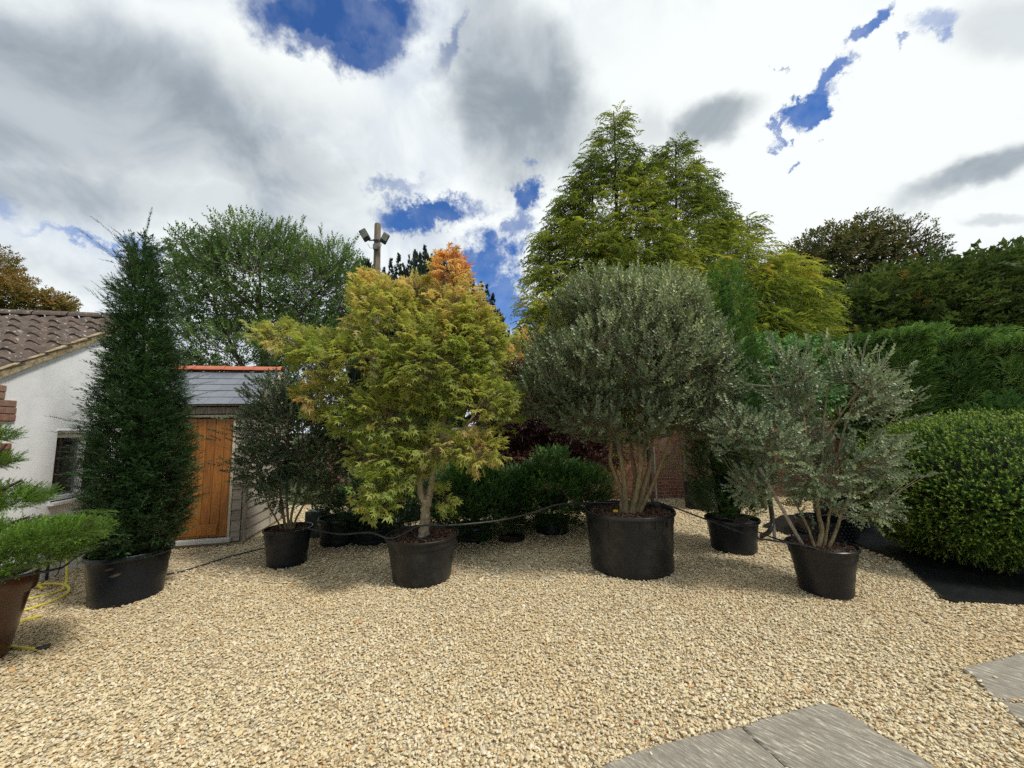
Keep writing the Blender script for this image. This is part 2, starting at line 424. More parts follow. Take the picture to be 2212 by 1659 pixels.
def leaf_mat(name, stops, rough=.45, trans=.25, wood=(.10, .075, .05), tipc=None, tipk=0., spec=.35, tiplo=.6, tcol=1.25):
    m, nt, p, o = new_mat(name)
    c = ramp_node(nt, attr(nt, 'tint'), stops)
    if tipc: c = nmix(nramp(attr(nt, 'tip'), tiplo, 1., 0, tipk, nt=nt), c, tipc, nt=nt)
    wd = attr(nt, 'wood'); c = nmix(wd, c, wood, nt=nt)
    nt.links.new(c, p.inputs['Base Color']); p.inputs['Roughness'].default_value = rough; p.inputs['Specular IOR Level'].default_value = spec
    tr = nt.nodes.new('ShaderNodeBsdfTranslucent'); nt.links.new(nmix(1., c, (tcol, tcol, tcol * .6), nt=nt, mode='MULTIPLY'), tr.inputs[0])
    mx = nt.nodes.new('ShaderNodeMixShader'); nt.links.new(nmath('MULTIPLY', nmath('SUBTRACT', 1, wd, nt=nt), trans, nt=nt), mx.inputs[0])
    nt.links.new(p.outputs[0], mx.inputs[1]); nt.links.new(tr.outputs[0], mx.inputs[2]); nt.links.new(mx.outputs[0], o.inputs[0]); return m
def surf(name, stops, scale=8., rough=.7, bmp=.3, bdist=.01, detail=6, stretch=None, spec=.3, coord='Object', metal=0., ramp=(.3, .7), vary=0., nrough=.6):
    m, nt, p, o = new_mat(name)
    t = nt.nodes.new('ShaderNodeTexCoord'); v = t.outputs[coord]
    if vary:
        oi = nt.nodes.new('ShaderNodeObjectInfo'); ad = nt.nodes.new('ShaderNodeVectorMath'); ad.operation = 'ADD'; nt.links.new(v, ad.inputs[0])
        cc = nt.nodes.new('ShaderNodeVectorMath'); cc.operation = 'SCALE'; cc.inputs[0].default_value = (13, 7, 5); nt.links.new(oi.outputs['Random'], cc.inputs['Scale']); nt.links.new(cc.outputs[0], ad.inputs[1]); v = ad.outputs[0]
    if stretch:
        mp = nt.nodes.new('ShaderNodeMapping'); mp.inputs['Scale'].default_value = stretch; nt.links.new(v, mp.inputs[0]); v = mp.outputs[0]
    nz = nnoise(v, scale, detail, nrough, nt=nt); f = nramp(nz.outputs['Fac'], *ramp, nt=nt, smooth=False)
    if vary: f = nmath('ADD', nmath('MULTIPLY', f, 1 - vary, nt=nt), nmath('MULTIPLY', oi.outputs['Random'], vary, nt=nt), nt=nt)
    nt.links.new(ramp_node(nt, f, stops), p.inputs['Base Color']); p.inputs['Roughness'].default_value = rough; p.inputs['Specular IOR Level'].default_value = spec
    p.inputs['Metallic'].default_value = metal
    if bmp: bump(nt, p, nz.outputs['Fac'], bmp, bdist)
    m['nz'] = 1
    return m
G1 = lambda r, g, b: (r, g, b)
M = {}
M['yew'] = leaf_mat('yew_needles', [(0, (0.016, 0.044, 0.019)), (.55, (0.036, 0.094, 0.034)), (1, (0.087, 0.194, 0.053))], .42, 0.2, (.06, .05, .03), (.06, .13, .035), .35)
M['yew_bright'] = leaf_mat('bright_yew_needles', [(0, (0.035, 0.083, 0.013)), (.5, (0.076, 0.175, 0.023)), (1, (0.184, 0.350, 0.038))], .42, 0.35, (.07, .06, .03), (.16, .26, .045), .5)
M['bush'] = leaf_mat('bush_yew_needles', [(0, (.024, .070, .020)), (.6, (.062, .155, .038)), (1, (.16, .30, .07))], .42, 0.25, (.07, .06, .03), (.07, .15, .04), .4)
M['maple'] = leaf_mat('maple_leaves', [(0, (.18, .28, .06)), (.3, (.35, .39, .10)), (.5, (.50, .46, .14)), (.66, (.70, .52, .25)), (.82, (.72, .40, .18)), (1, (.62, .22, .07))], .5, 0.5, (.17, .13, .07), (.42, .38, .15), .35, .3, .7, 1.3)
M['maple_red'] = leaf_mat('purple_maple_leaves', [(0, (0.025, 0.008, 0.013)), (.7, (0.073, 0.021, 0.025)), (1, (0.177, 0.062, 0.062))], .5, .2, (.04, .03, .02), None, 0)
M['osm'] = leaf_mat('osmanthus_leaves', [(0, (.075, .110, .058)), (.5, (.175, .225, .120)), (1, (.46, .52, .27))], .42, 0.2, (.19, .155, .09), (.13, .16, .08), .25, .6)
M['osm_grey'] = leaf_mat('grey_osmanthus_leaves', [(0, (.090, .125, .080)), (.5, (.20, .26, .165)), (1, (.46, .53, .34))], .42, 0.25, (.19, .155, .09), (.16, .21, .11), .35, .6)
M['osm_dark'] = leaf_mat('dark_osmanthus_leaves', [(0, (0.034, 0.062, 0.038)), (.5, (0.075, 0.117, 0.066)), (1, (0.208, 0.281, 0.135))], .42, 0.2, (.22, .18, .11), (.15, .2, .09), .3, .5)
M['cypress'] = leaf_mat('cypress_fronds', [(0, (.070, .115, .022)), (.4, (.23, .29, .050)), (.75, (.47, .50, .085)), (1, (.55, .38, .09))], .55, 0.4, (.08, .055, .03), (.17, .20, .04), .4, .25)
M['hedge'] = leaf_mat('hedge_fronds', [(0, (.034, .085, .020)), (.5, (.115, .235, .048)), (1, (.32, .46, .10))], .5, 0.3, (.06, .045, .03), (.10, .20, .045), .5, .25)
M['spruce'] = leaf_mat('spruce_needles', [(0, (.022, .065, .014)), (.5, (.060, .155, .024)), (1, (.14, .27, .035))], .45, 0.3, (.09, .07, .03), (.34, .42, .06), .8, .3, .62)
M['mid'] = leaf_mat('mid_green_leaves', [(0, (.045, .095, .028)), (.5, (.115, .20, .055)), (1, (.26, .37, .11))], .5, 0.4, (.16, .15, .11), (.12, .18, .06), .4, .3)
M['irish'] = leaf_mat('irish_yew_needles', [(0, (0.010, 0.022, 0.012)), (1, (0.028, 0.053, 0.028))], .6, .05, (.05, .04, .03))
M['dark_yew'] = leaf_mat('dark_old_yew_needles', [(0, (.032, .066, .022)), (.5, (.098, .150, .048)), (.85, (.17, .21, .065)), (1, (.25, .17, .06))], .55, 0.25, (.06, .045, .03), (.06, .085, .025), .4)
M['chestnut'] = leaf_mat('chestnut_leaves', [(0, (0.043, 0.055, 0.017)), (.6, (0.108, 0.113, 0.029)), (1, (0.202, 0.144, 0.043))], .6, 0.35, (.05, .04, .03))
M['autumn'] = leaf_mat('autumn_leaves', [(0, (0.096, 0.102, 0.024)), (.5, (0.228, 0.168, 0.036)), (1, (0.336, 0.156, 0.036))], .6, .3, (.07, .05, .03))
M['vine'] = leaf_mat('vine_leaves', [(0, (0.058, 0.144, 0.050)), (.6, (0.130, 0.274, 0.086)), (1, (0.230, 0.389, 0.144))], .5, .3, (.15, .12, .07))
M['grass'] = leaf_mat('grass_blades', [(0, (.04, .06, .012)), (1, (.12, .14, .03))], .6, .2)
M['bark_tan'] = surf('tan_bark', [(0, (.10, .078, .042)), (.5, (.21, .165, .085)), (1, (.33, .27, .16))], 9, .8, .7, .012, stretch=(6, 6, 1.2), nrough=.7)
M['bark_pale'] = surf('pale_maple_bark', [(0, (.17, .135, .09)), (.5, (.34, .285, .20)), (1, (.50, .44, .34))], 11, .8, .7, .012, stretch=(4, 4, 1.0), nrough=.7)
M['bark_dark'] = surf('dark_bark', [(0, (.03, .022, .016)), (1, (.10, .075, .05))], 12, .85, .6, .012, stretch=(4, 4, 1))
M['bark_chip'] = surf('bark_chips', [(0, (.018, .009, .006)), (.6, (.075, .034, .02)), (1, (.26, .17, .11))], 40, .8, .3, .004, coord='Object')
M['soil'] = surf('dark_soil', [(0, (.008, .006, .004)), (1, (.035, .022, .014))], 40, .95, .8, .01)
M['cable_black'] = surf('black_pipe_plastic', [(0, (.012, .012, .013)), (1, (.04, .04, .042))], 30, .42, .05, .001, spec=.5)
M['hose_yellow'] = surf('yellow_hose_plastic', [(0, (.55, .47, .05)), (1, (.72, .63, .09))], 30, .4, .08, .001, spec=.5)
M['brown_glaze'] = surf('brown_glazed_pot', [(0, (.055, .022, .013)), (1, (.10, .042, .024))], 5, .22, .03, .002, spec=.6)
M['steel'] = surf('galvanised_steel', [(0, (.19, .20, .20)), (1, (.36, .37, .36))], 25, .45, .05, .002, metal=.5)
M['wood_post'] = surf('weathered_post_wood', [(0, (.07, .055, .038)), (.5, (.17, .14, .10)), (1, (.30, .26, .19))], 7, .85, .6, .01, stretch=(7, 7, .7), nrough=.7)
M['wood_grey'] = surf('silvered_board_wood', [(0, (.14, .12, .10)), (.5, (.32, .285, .24)), (1, (.50, .46, .40))], 5, .85, .5, .006, stretch=(1, 12, 12), vary=.35, nrough=.7)
M['wood_greyv'] = surf('silvered_post_wood', [(0, (.13, .11, .09)), (.5, (.27, .235, .19)), (1, (.42, .38, .32))], 5, .85, .5, .006, stretch=(12, 12, 1), nrough=.7)
M['wood_pale'] = surf('pale_new_wood', [(0, (.40, .35, .25)), (1, (.62, .57, .46))], 6, .7, .2, .004, stretch=(10, 10, 1))
M['sill_white'] = surf('pale_threshold_paint', [(0, (.42, .42, .40)), (1, (.60, .60, .57))], 6, .6, .1, .003)
M['plinth'] = surf('shed_plinth_concrete', [(0, (.24, .19, .12)), (1, (.42, .35, .24))], 15, .9, .5, .006)
M['door_wood'] = surf('varnished_oak', [(0, (.16, .052, .008)), (.5, (.29, .105, .016)), (1, (.42, .17, .03))], 5, .32, .15, .002, stretch=(9, 9, .8), spec=.5, vary=.3, nrough=.65)
M['terracotta'] = surf('terracotta_ridge', [(0, (.36, .10, .055)), (1, (.50, .18, .105))], 12, .7, .15, .004, vary=.4)
M['slate'] = surf('blue_grey_slate', [(0, (.10, .115, .14)), (1, (.19, .21, .24))], 9, .38, .15, .002, stretch=(1, 3, 3), vary=.5, spec=.5)
M['render_white'] = surf('white_lime_render', [(0, (.70, .72, .74)), (.5, (.80, .815, .83)), (1, (.85, .86, .87))], 3.5, .9, .45, .012, detail=9, nrough=.62)
M['upvc'] = surf('white_window_plastic', [(0, (.76, .77, .78)), (1, (.84, .85, .85))], 4, .3, 0, spec=.5)
M['mortar'] = surf('lime_mortar', [(0, (.38, .31, .21)), (1, (.60, .54, .42))], 30, .95, .8, .006)
M['verge'] = surf('verge_mortar', [(0, (.13, .10, .055)), (.5, (.33, .26, .15)), (1, (.50, .44, .32))], 16, .95, .9, .015, nrough=.7)
M['brick'] = surf('red_brick', [(0, (.11, .030, .020)), (.45, (.24, .070, .042)), (1, (.42, .165, .10))], 22, .88, .7, .006, vary=.55, nrough=.65)
def brick_mat():
    m, nt, p, o = new_mat('old_red_brick'); ge = nt.nodes.new('ShaderNodeNewGeometry')
    mp = nt.nodes.new('ShaderNodeVectorMath'); mp.operation = 'SNAP'; nt.links.new(ge.outputs['Position'], mp.inputs[0]); mp.inputs[1].default_value = (.1125, 5., .0757)
    wn = nt.nodes.new('ShaderNodeTexWhiteNoise'); nt.links.new(mp.outputs[0], wn.inputs['Vector'])
    a = nnoise(ge.outputs['Position'], 24, 6, .65, nt=nt); b = nnoise(ge.outputs['Position'], 1.3, 4, .6, nt=nt)
    f = nmath('ADD', nmath('MULTIPLY', wn.outputs['Value'], .45, nt=nt), nmath('MULTIPLY', nramp(a.outputs['Fac'], .3, .7, nt=nt), .55, nt=nt), nt=nt)
    c = ramp_node(nt, f, [(0, (.10, .042, .030)), (.45, (.22, .088, .058)), (.8, (.32, .145, .098)), (1, (.40, .25, .18))])
    c = nmix(nramp(b.outputs['Fac'], .45, .7, 0, .5, nt=nt), c, (.30, .235, .19), nt=nt)
    nt.links.new(c, p.inputs['Base Color']); p.inputs['Roughness'].default_value = .9; bump(nt, p, a.outputs['Fac'], .7, .006); return m
M['brick'] = brick_mat()
M['coping'] = surf('stone_coping', [(0, (.28, .25, .19)), (1, (.55, .52, .44))], 12, .9, .6, .01)
M['flag'] = None
M['leaf_orange'] = surf('dead_orange_leaf', [(0, (.22, .05, .012)), (1, (.42, .12, .02))], 30, .6, .2, .003)
M['leaf_brown'] = surf('dead_dark_leaf', [(0, (.03, .02, .015)), (1, (.09, .05, .03))], 30, .7, .2, .003)
M['leaf_yellow'] = surf('fallen_yellow_leaf', [(0, (.5, .38, .06)), (1, (.6, .48, .1))], 30, .6, .2, .003)
M['tag_yellow'] = surf('yellow_plant_tag', [(0, (.75, .50, .03)), (1, (.80, .58, .05))], 5, .5, 0)
M['blue_pipe'] = surf('blue_water_pipe', [(0, (.04, .16, .28)), (1, (.07, .24, .38))], 8, .4, .05, .002, spec=.5)
M['lamp_metal'] = surf('dark_lamp_casing', [(0, (.025, .028, .032)), (1, (.05, .055, .06))], 12, .45, .1, .002)
M['lamp_glass'] = surf('floodlight_glass', [(0, (.34, .36, .34)), (1, (.42, .44, .42))], 6, .18, 0, spec=.6)
M['box_grey'] = surf('grey_junction_box', [(0, (.13, .14, .145)), (1, (.19, .20, .205))], 6, .5, 0)
M['dark_room'] = surf('dim_interior', [(0, (.03, .03, .03)), (1, (.06, .06, .055))], 3, .9, 0)
M['white_pot'] = surf('white_bowl_glaze', [(0, (.55, .55, .53)), (1, (.65, .65, .62))], 3, .4, 0)
def pot_plastic(name, dirt, base=(.014, .015, .018), marks=()):
    m, nt, p, o = new_mat(name); t = nt.nodes.new('ShaderNodeTexCoord')
    a = nnoise(t.outputs['Object'], 5, 8, .7, nt=nt); mp = nt.nodes.new('ShaderNodeMapping'); mp.inputs['Scale'].default_value = (22, 22, 1.6); nt.links.new(t.outputs['Object'], mp.inputs[0])
    b = nnoise(mp.outputs[0], 2, 7, .7, nt=nt); c = nnoise(t.outputs['Object'], 45, 3, .5, nt=nt)
    f = nmath('ADD', nramp(a.outputs['Fac'], .42, .78, nt=nt), nmath('MULTIPLY', nramp(b.outputs['Fac'], .50, .80, nt=nt), .6, nt=nt), nt=nt)
    f = nmath('MULTIPLY', f, dirt, nt=nt, clamp=True)
    col = nmix(f, base, (.085, .080, .070), nt=nt)
    for (mx_, my_, mz_, sx_, sz_, k_, cc_) in marks:      # scuffs rubbed into the plastic at one place of the pot
        m2 = nt.nodes.new('ShaderNodeMapping'); m2.vector_type = 'TEXTURE'; m2.inputs['Location'].default_value = (mx_, my_, mz_); m2.inputs['Rotation'].default_value = (0, radians(-12), 0); m2.inputs['Scale'].default_value = (sx_, sx_, sz_); nt.links.new(t.outputs['Object'], m2.inputs[0])
        ln = nt.nodes.new('ShaderNodeVectorMath'); ln.operation = 'LENGTH'; nt.links.new(m2.outputs[0], ln.inputs[0])
        n2 = nnoise(t.outputs['Object'], 38, 5, .7, nt=nt); e_ = nmath('ADD', ln.outputs['Value'], nmath('MULTIPLY', n2.outputs['Fac'], 1.1, nt=nt), nt=nt)
        col = nmix(nramp(e_, 1.1, 1.5, k_, 0, nt=nt), col, cc_, nt=nt)
    nt.links.new(col, p.inputs['Base Color'])
    nt.links.new(nramp(f, 0, 1, .34, .75, nt=nt), p.inputs['Roughness']); p.inputs['Specular IOR Level'].default_value = .35; bump(nt, p, c.outputs['Fac'], .08, .002); return m
M['pot_clean'] = pot_plastic('clean_black_pot_plastic', .07, (.006, .009, .014))
def mark(px, py, Y, root, sx, sz, k, c): q = at(px, py, Y); return (q[0] - root[0], q[1] - root[1], q[2], sx, sz, k, c)
M['pot_yew'] = pot_plastic('scuffed_blue_black_plastic', .07, (.006, .009, .014), [mark(244, 1246, 3.84, (-3.988, 4.157), .085, .020, .7, (.15, .115, .08)), mark(232, 1232, 3.84, (-3.988, 4.157), .05, .012, .6, (.12, .10, .08))])
M['pot_big'] = pot_plastic('dusty_scuffed_plastic', .34, (.010, .011, .013), [mark(1331, 1144, 4.30, (1.373, 4.775), .04, .02, .25, (.14, .13, .11)), mark(1292, 1158, 4.36, (1.373, 4.775), .010, .012, .9, (.6, .58, .5)), mark(1310, 1225, 4.33, (1.373, 4.775), .08, .04, .12, (.10, .09, .07)), mark(1428, 1150, 4.38, (1.373, 4.775), .05, .06, .15, (.12, .11, .10))])
M['pot_right'] = pot_plastic('scuffed_right_pot_plastic', .14, (.008, .009, .012), [mark(1755, 1272, 3.78, (3.038, 3.984), .05, .035, .6, (.20, .19, .17)), mark(1722, 1240, 3.80, (3.038, 3.984), .03, .05, .4, (.16, .15, .14))])
M['pot_dusty'] = pot_plastic('dusty_black_pot_plastic', .34, (.010, .011, .013)); M['pot_mid'] = pot_plastic('scuffed_black_pot_plastic', .14, (.008, .009, .012))
def fabric_mat():
    m, nt, p, o = new_mat('black_weave_fabric'); t = nt.nodes.new('ShaderNodeTexCoord')
    a = nnoise(t.outputs['Object'], 6, 6, .65, nt=nt)
    nt.links.new(ramp_node(nt, a.outputs['Fac'], [(.3, (.002, .0025, .003)), (.8, (.009, .010, .013))]), p.inputs['Base Color']); p.inputs['Roughness'].default_value = .45
    bump(nt, p, a.outputs['Fac'], .7, .02); return m
M['fabric'] = fabric_mat()
def glass_mat():
    m, nt, p, o = new_mat('window_glass'); p.inputs['Base Color'].default_value = (.03, .035, .035, 1); p.inputs['Roughness'].default_value = .03
    p.inputs['Specular IOR Level'].default_value = .6; p.inputs['Transmission Weight'].default_value = .0; p.inputs['Alpha'].default_value = .45; return m
M['glass'] = glass_mat()
def tile_mat():
    m, nt, p, o = new_mat('lichened_roof_tile'); t = nt.nodes.new('ShaderNodeTexCoord'); oi = nt.nodes.new('ShaderNodeObjectInfo')
    ge = nt.nodes.new('ShaderNodeNewGeometry')
    a = nnoise(ge.outputs['Position'], 7, 8, .7, nt=nt); b = nnoise(ge.outputs['Position'], 26, 5, .6, nt=nt)
    c = ramp_node(nt, a.outputs['Fac'], [(.30, (.042, .032, .027)), (.5, (.090, .068, .056)), (.72, (.155, .118, .092))])
    c = nmix(nmath('MULTIPLY', oi.outputs['Random'], .35, nt=nt), c, (.12, .078, .060), nt=nt)
    c = nmix(nramp(b.outputs['Fac'], .60, .68, nt=nt), c, (.42, .40, .36), nt=nt)
    nt.links.new(c, p.inputs['Base Color']); p.inputs['Roughness'].default_value = .9; bump(nt, p, a.outputs['Fac'], .6, .01); return m
M['tile'] = tile_mat()
def gravel_sheet_mat():
    m, nt, p, o = new_mat('gravel_bed'); ge = nt.nodes.new('ShaderNodeNewGeometry')
    v = nt.nodes.new('ShaderNodeTexVoronoi'); v.inputs['Scale'].default_value = 62; nt.links.new(ge.outputs['Position'], v.inputs['Vector'])
    s = nt.nodes.new('ShaderNodeSeparateColor'); nt.links.new(v.outputs['Color'], s.inputs[0])
    c = ramp_node(nt, s.outputs[0], STONES); edge = nramp(v.outputs['Distance'], .35, .75, nt=nt)
    c = nmix(nmath('MULTIPLY', edge, .55, nt=nt), c, (.16, .12, .065), nt=nt)
    nt.links.new(c, p.inputs['Base Color']); p.inputs['Roughness'].default_value = .85
    bump(nt, p, nmath('SUBTRACT', 1, v.outputs['Distance'], nt=nt), 1., .012); return m
STONES = [(0, (.24, 0.184, 0.108)), (.07, (.50, 0.398, 0.234)), (.28, (.68, 0.582, 0.378)), (.52, (.76, 0.679, 0.477)), (.70, (.58, 0.446, 0.234)), (.80, (.82, 0.757, 0.603)), (.90, (.50, 0.436, 0.324)), (.96, (.60, 0.349, 0.144)), (1, (.17, 0.136, 0.099))]
M['gravel_bed'] = gravel_sheet_mat()
def stone_mat():
    m, nt, p, o = new_mat('limestone_chippings'); f = attr(nt, 'tint', 'INSTANCER')
    c = ramp_node(nt, f, STONES); t = nt.nodes.new('ShaderNodeTexCoord'); a = nnoise(t.outputs['Object'], 2.2, 4, .6, nt=nt)
    c = nmix(nramp(a.outputs['Fac'], .35, .7, 0, .35, nt=nt), c, (.40, .28, .13), nt=nt)
    ge = nt.nodes.new('ShaderNodeNewGeometry'); b = nnoise(ge.outputs['Position'], .55, 4, .55, nt=nt)
    c = nmix(nramp(b.outputs['Fac'], .44, .66, 0, .30, nt=nt), c, (.52, .36, .17), nt=nt)
    nt.links.new(c, p.inputs['Base Color']); p.inputs['Roughness'].default_value = .72; p.inputs['Specular IOR Level'].default_value = .3; return m
M['stone'] = stone_mat()
def flag_mat():
    m, nt, p, o = new_mat('riven_sandstone'); ge = nt.nodes.new('ShaderNodeNewGeometry')
    mp = nt.nodes.new('ShaderNodeMapping'); mp.vector_type = 'TEXTURE'; mp.inputs['Rotation'].default_value = (0, 0, radians(-50)); mp.inputs['Scale'].default_value = (1 / 9, 1 / 58, .1); nt.links.new(ge.outputs['Position'], mp.inputs[0])
    a = nnoise(mp.outputs[0], 1.6, 9, .74, nt=nt, dist=.3); b = nnoise(ge.outputs['Position'], 5, 8, .7, nt=nt)
    c = ramp_node(nt, a.outputs['Fac'], [(.30, (.10, .088, .07)), (.46, (.225, .20, .16)), (.56, (.34, .31, .25)), (.62, (.62, .58, .47)), (.8, (.72, .68, .56))])
    c = nmix(nramp(b.outputs['Fac'], .35, .7, 0, .45, nt=nt), c, (.27, .245, .195), nt=nt)
    nt.links.new(c, p.inputs['Base Color']); p.inputs['Roughness'].default_value = .85; bump(nt, p, a.outputs['Fac'], .7, .012); return m
M['flag'] = flag_mat()
#PART2
# ================================================================ SETTING
M['lawn'] = surf('rough_grass_ground', [(0, (.03, .05, .012)), (.6, (.06, .085, .02)), (1, (.11, .11, .04))], 3, .9, .5, .02)
mobj('ground', py_mesh('ground', [(-500, -500, -.05), (500, -500, -.05), (500, 500, -.05), (-500, 500, -.05)], [(0, 1, 2, 3)], M['lawn']), kind='structure')
# gravel yard, gently uneven
gx, gy = np.meshgrid(np.linspace(-10, 10, 161), np.linspace(-4, 8.98, 105)); gp = np.stack([gx.ravel(), gy.ravel(), np.zeros(gx.size)], 1)
def hgt(P): return (vnoise(P * [1, 1, 0], .9) - .5) * .022 + (vnoise(P * [1, 1, 0] + 3, 3.1) - .5) * .008
gp[:, 2] = hgt(gp) - .006
nx, ny = 161, 105; ii = np.arange(nx * ny).reshape(ny, nx)
gf = np.stack([ii[:-1, :-1].ravel(), ii[:-1, 1:].ravel(), ii[1:, 1:].ravel(), ii[1:, :-1].ravel()], 1)
mobj('gravel_yard', np_mesh('gravel_yard', gp, gf, M['gravel_bed'], True), kind='structure')

SLABS = [  # flagstones half buried in the gravel
    [(-.30, 1.60), (.30, 2.02), (.61, 2.15), (.76, 2.19), (1.05, 2.26), (1.203, 2.287), (1.308, 1.90), (1.368, 1.50)],
    [(1.209, 2.29), (1.37, 2.35), (1.52, 2.385), (1.67, 2.43), (1.82, 2.455), (1.85, 2.41), (1.885, 2.31), (1.90, 2.21), (1.95, 2.13), (1.98, 1.98), (2.0, 1.70), (1.97, 1.5), (1.374, 1.50), (1.314, 1.90)],
    [(2.93, 2.74), (3.10, 2.785), (3.29, 2.84), (3.55, 2.90), (3.95, 2.98), (4.05, 2.60), (4.00, 2.40), (3.02, 2.40), (2.80, 2.45), (2.79, 2.47), (2.89, 2.62)],
    [(2.80, 2.435), (3.02, 2.385), (4.0, 2.385), (4.05, 1.9), (3.3, 1.7), (2.62, 1.80), (2.70, 2.24), (2.73, 2.34)]]
def in_poly(P, poly):
    x, y = P[:, 0], P[:, 1]; r = np.zeros(len(P), bool); n = len(poly)
    for i in range(n):
        x1, y1 = poly[i]; x2, y2 = poly[(i + 1) % n]
        c = ((y1 > y) != (y2 > y)) & (x < (x2 - x1) * (y - y1) / ((y2 - y1) or 1e-9) + x1); r ^= c
    return r
SLAB_LAB = ['grey riven flagstone at the bottom edge, left of the narrow joint, its left end sinking under gravel', 'grey riven flagstone right of the narrow joint, nearest the viewer, gravel on its right side',
            'pale streaked grey flagstone at the right edge of the yard, above the thin joint', 'small corner of grey flagstone at the right edge, below the thin joint']
pav = empty('stone_paving', (0, 0, 0), label=None, kind='structure')
for k, poly in enumerate(SLABS):
    P = []
    n = len(poly)
    for i in range(n):
        a = np.array(poly[i]); b = np.array(poly[(i + 1) % n]); m = max(1, int(np.linalg.norm(b - a) / .03))
        for j in range(m): P.append(a + (b - a) * j / m + (rng.normal(0, .0028, 2)))
    P = np.array(P); c = P.mean(0); mb = MB(); nn = len(P); inn = c + (P - c) * (1 - .012 / np.linalg.norm(P - c, axis=1)[:, None])
    V = [(*p, -.03) for p in P] + [(*p, .012) for p in P] + [(*p, .021) for p in inn]
    F = [(i, (i + 1) % nn, nn + (i + 1) % nn, nn + i) for i in range(nn)] + [(nn + i, nn + (i + 1) % nn, 2 * nn + (i + 1) % nn, 2 * nn + i) for i in range(nn)] + [tuple(2 * nn + i for i in range(nn))]
    mb.add(V, F).obj('flagstone', M['flag'], pav, label=SLAB_LAB[k])

# gravel chippings: instanced stones, nobody could count them
def stone_mesh(k):
    r = np.random.default_rng(k); V = []; ph = (1 + 5 ** .5) / 2
    V = np.array([(-1, ph, 0), (1, ph, 0), (-1, -ph, 0), (1, -ph, 0), (0, -1, ph), (0, 1, ph), (0, -1, -ph), (0, 1, -ph), (ph, 0, -1), (ph, 0, 1), (-ph, 0, -1), (-ph, 0, 1)]) / 1.9
    F = [(0, 11, 5), (0, 5, 1), (0, 1, 7), (0, 7, 10), (0, 10, 11), (1, 5, 9), (5, 11, 4), (11, 10, 2), (10, 7, 6), (7, 1, 8), (3, 9, 4), (3, 4, 2), (3, 2, 6), (3, 6, 8), (3, 8, 9), (4, 9, 5), (2, 4, 11), (6, 2, 10), (8, 6, 7), (9, 8, 1)]
    V = V * (1 + r.normal(0, .13, (12, 1))) + r.normal(0, .07, (12, 3)); V = V * np.array([1.0, r.uniform(.58, .85), r.uniform(.30, .48)])
    me = py_mesh('stone', V, F, M['stone'], False); return bpy.data.objects.new('stone', me)
stone_col = bpy.data.collections.new('stone_shapes')
for k in range(9): stone_col.objects.link(stone_mesh(k))
def gravel_points(n, y0, y1, s0):
    y = np.sqrt(rng.uniform(y0 ** 2, y1 ** 2, n)) ; x = rng.uniform(-1.55, 1.62, n) * y
    P = np.stack([x, y, np.zeros(n)], 1); return P, np.full(n, s0) * rng.lognormal(0, .27, n) * (1 + .02 * y)
parts = [gravel_points(128000, 1.6, 4.4, .0092), gravel_points(72000, 4.4, 8.9, .0142)]
GP = np.vstack([p[0] for p in parts]); GS = np.concatenate([p[1] for p in parts])
keep = (GP[:, 0] > -6.9) & (GP[:, 0] < 9.5)
# nothing inside the shed, the house or under the fabric edge
th = radians(12.5); WN = np.array([cos(th), sin(th)]); UN = np.array([-sin(th), cos(th)]); HA = np.array([-5.46, 4.64]); SB = np.array([-4.09, 5.99])
keep &= ~(((GP[:, :2] - HA) @ WN < 0.02)); sh = GP[:, :2] - SB; keep &= ~((sh @ WN < .03) & (sh @ UN > -.03))
for poly in SLABS:
    c = np.mean(poly, 0); inside = in_poly(GP, [tuple(c + (np.array(p) - c) * .975) for p in poly]); keep &= ~(inside & (rng.random(len(GP)) > .004))
keep &= ~in_poly(GP, [(-.2, 1.5), (.34, 1.99), (.65, 2.11), (1.07, 2.22), (1.66, 2.38), (1.80, 2.41), (1.86, 2.2), (1.93, 1.98), (1.95, 1.5)]) | (rng.random(len(GP)) < .003)
GP = GP[keep]; GS = GS[keep]; n = len(GP)
layer = rng.random(n); GP[:, 2] = hgt(GP) + np.where(layer < .55, 0, .008) + rng.uniform(-.003, .003, n)
onslab = np.zeros(n, bool)
for poly in SLABS: onslab |= in_poly(GP, poly)
GP[onslab, 2] = .026
me = bpy.data.meshes.new('gravel'); me.vertices.add(n); me.vertices.foreach_set('co', GP.astype(np.float32).ravel())
rot = np.stack([rng.normal(0, .24, n), rng.normal(0, .24, n), rng.uniform(0, 6.28, n)], 1).astype(np.float32)
a = me.attributes.new('rot', 'FLOAT_VECTOR', 'POINT'); a.data.foreach_set('vector', rot.ravel())
a = me.attributes.new('size', 'FLOAT', 'POINT'); a.data.foreach_set('value', GS.astype(np.float32))
a = me.attributes.new('tint', 'FLOAT', 'POINT'); a.data.foreach_set('value', rng.random(n).astype(np.float32))
me.update(); gv = mobj('gravel', me, label='pale cream and ochre limestone chippings covering the yard', cat='gravel', kind='stuff')
ng = bpy.data.node_groups.new('gravel_nodes', 'GeometryNodeTree'); ng.interface.new_socket('Geometry', in_out='INPUT', socket_type='NodeSocketGeometry'); ng.interface.new_socket('Geometry', in_out='OUTPUT', socket_type='NodeSocketGeometry')
gi = ng.nodes.new('NodeGroupInput'); go = ng.nodes.new('NodeGroupOutput'); m2p = ng.nodes.new('GeometryNodeMeshToPoints'); iop = ng.nodes.new('GeometryNodeInstanceOnPoints')
ci = ng.nodes.new('GeometryNodeCollectionInfo'); ci.inputs['Collection'].default_value = stone_col; ci.inputs['Separate Children'].default_value = True; ci.inputs['Reset Children'].default_value = True
iop.inputs['Pick Instance'].default_value = True
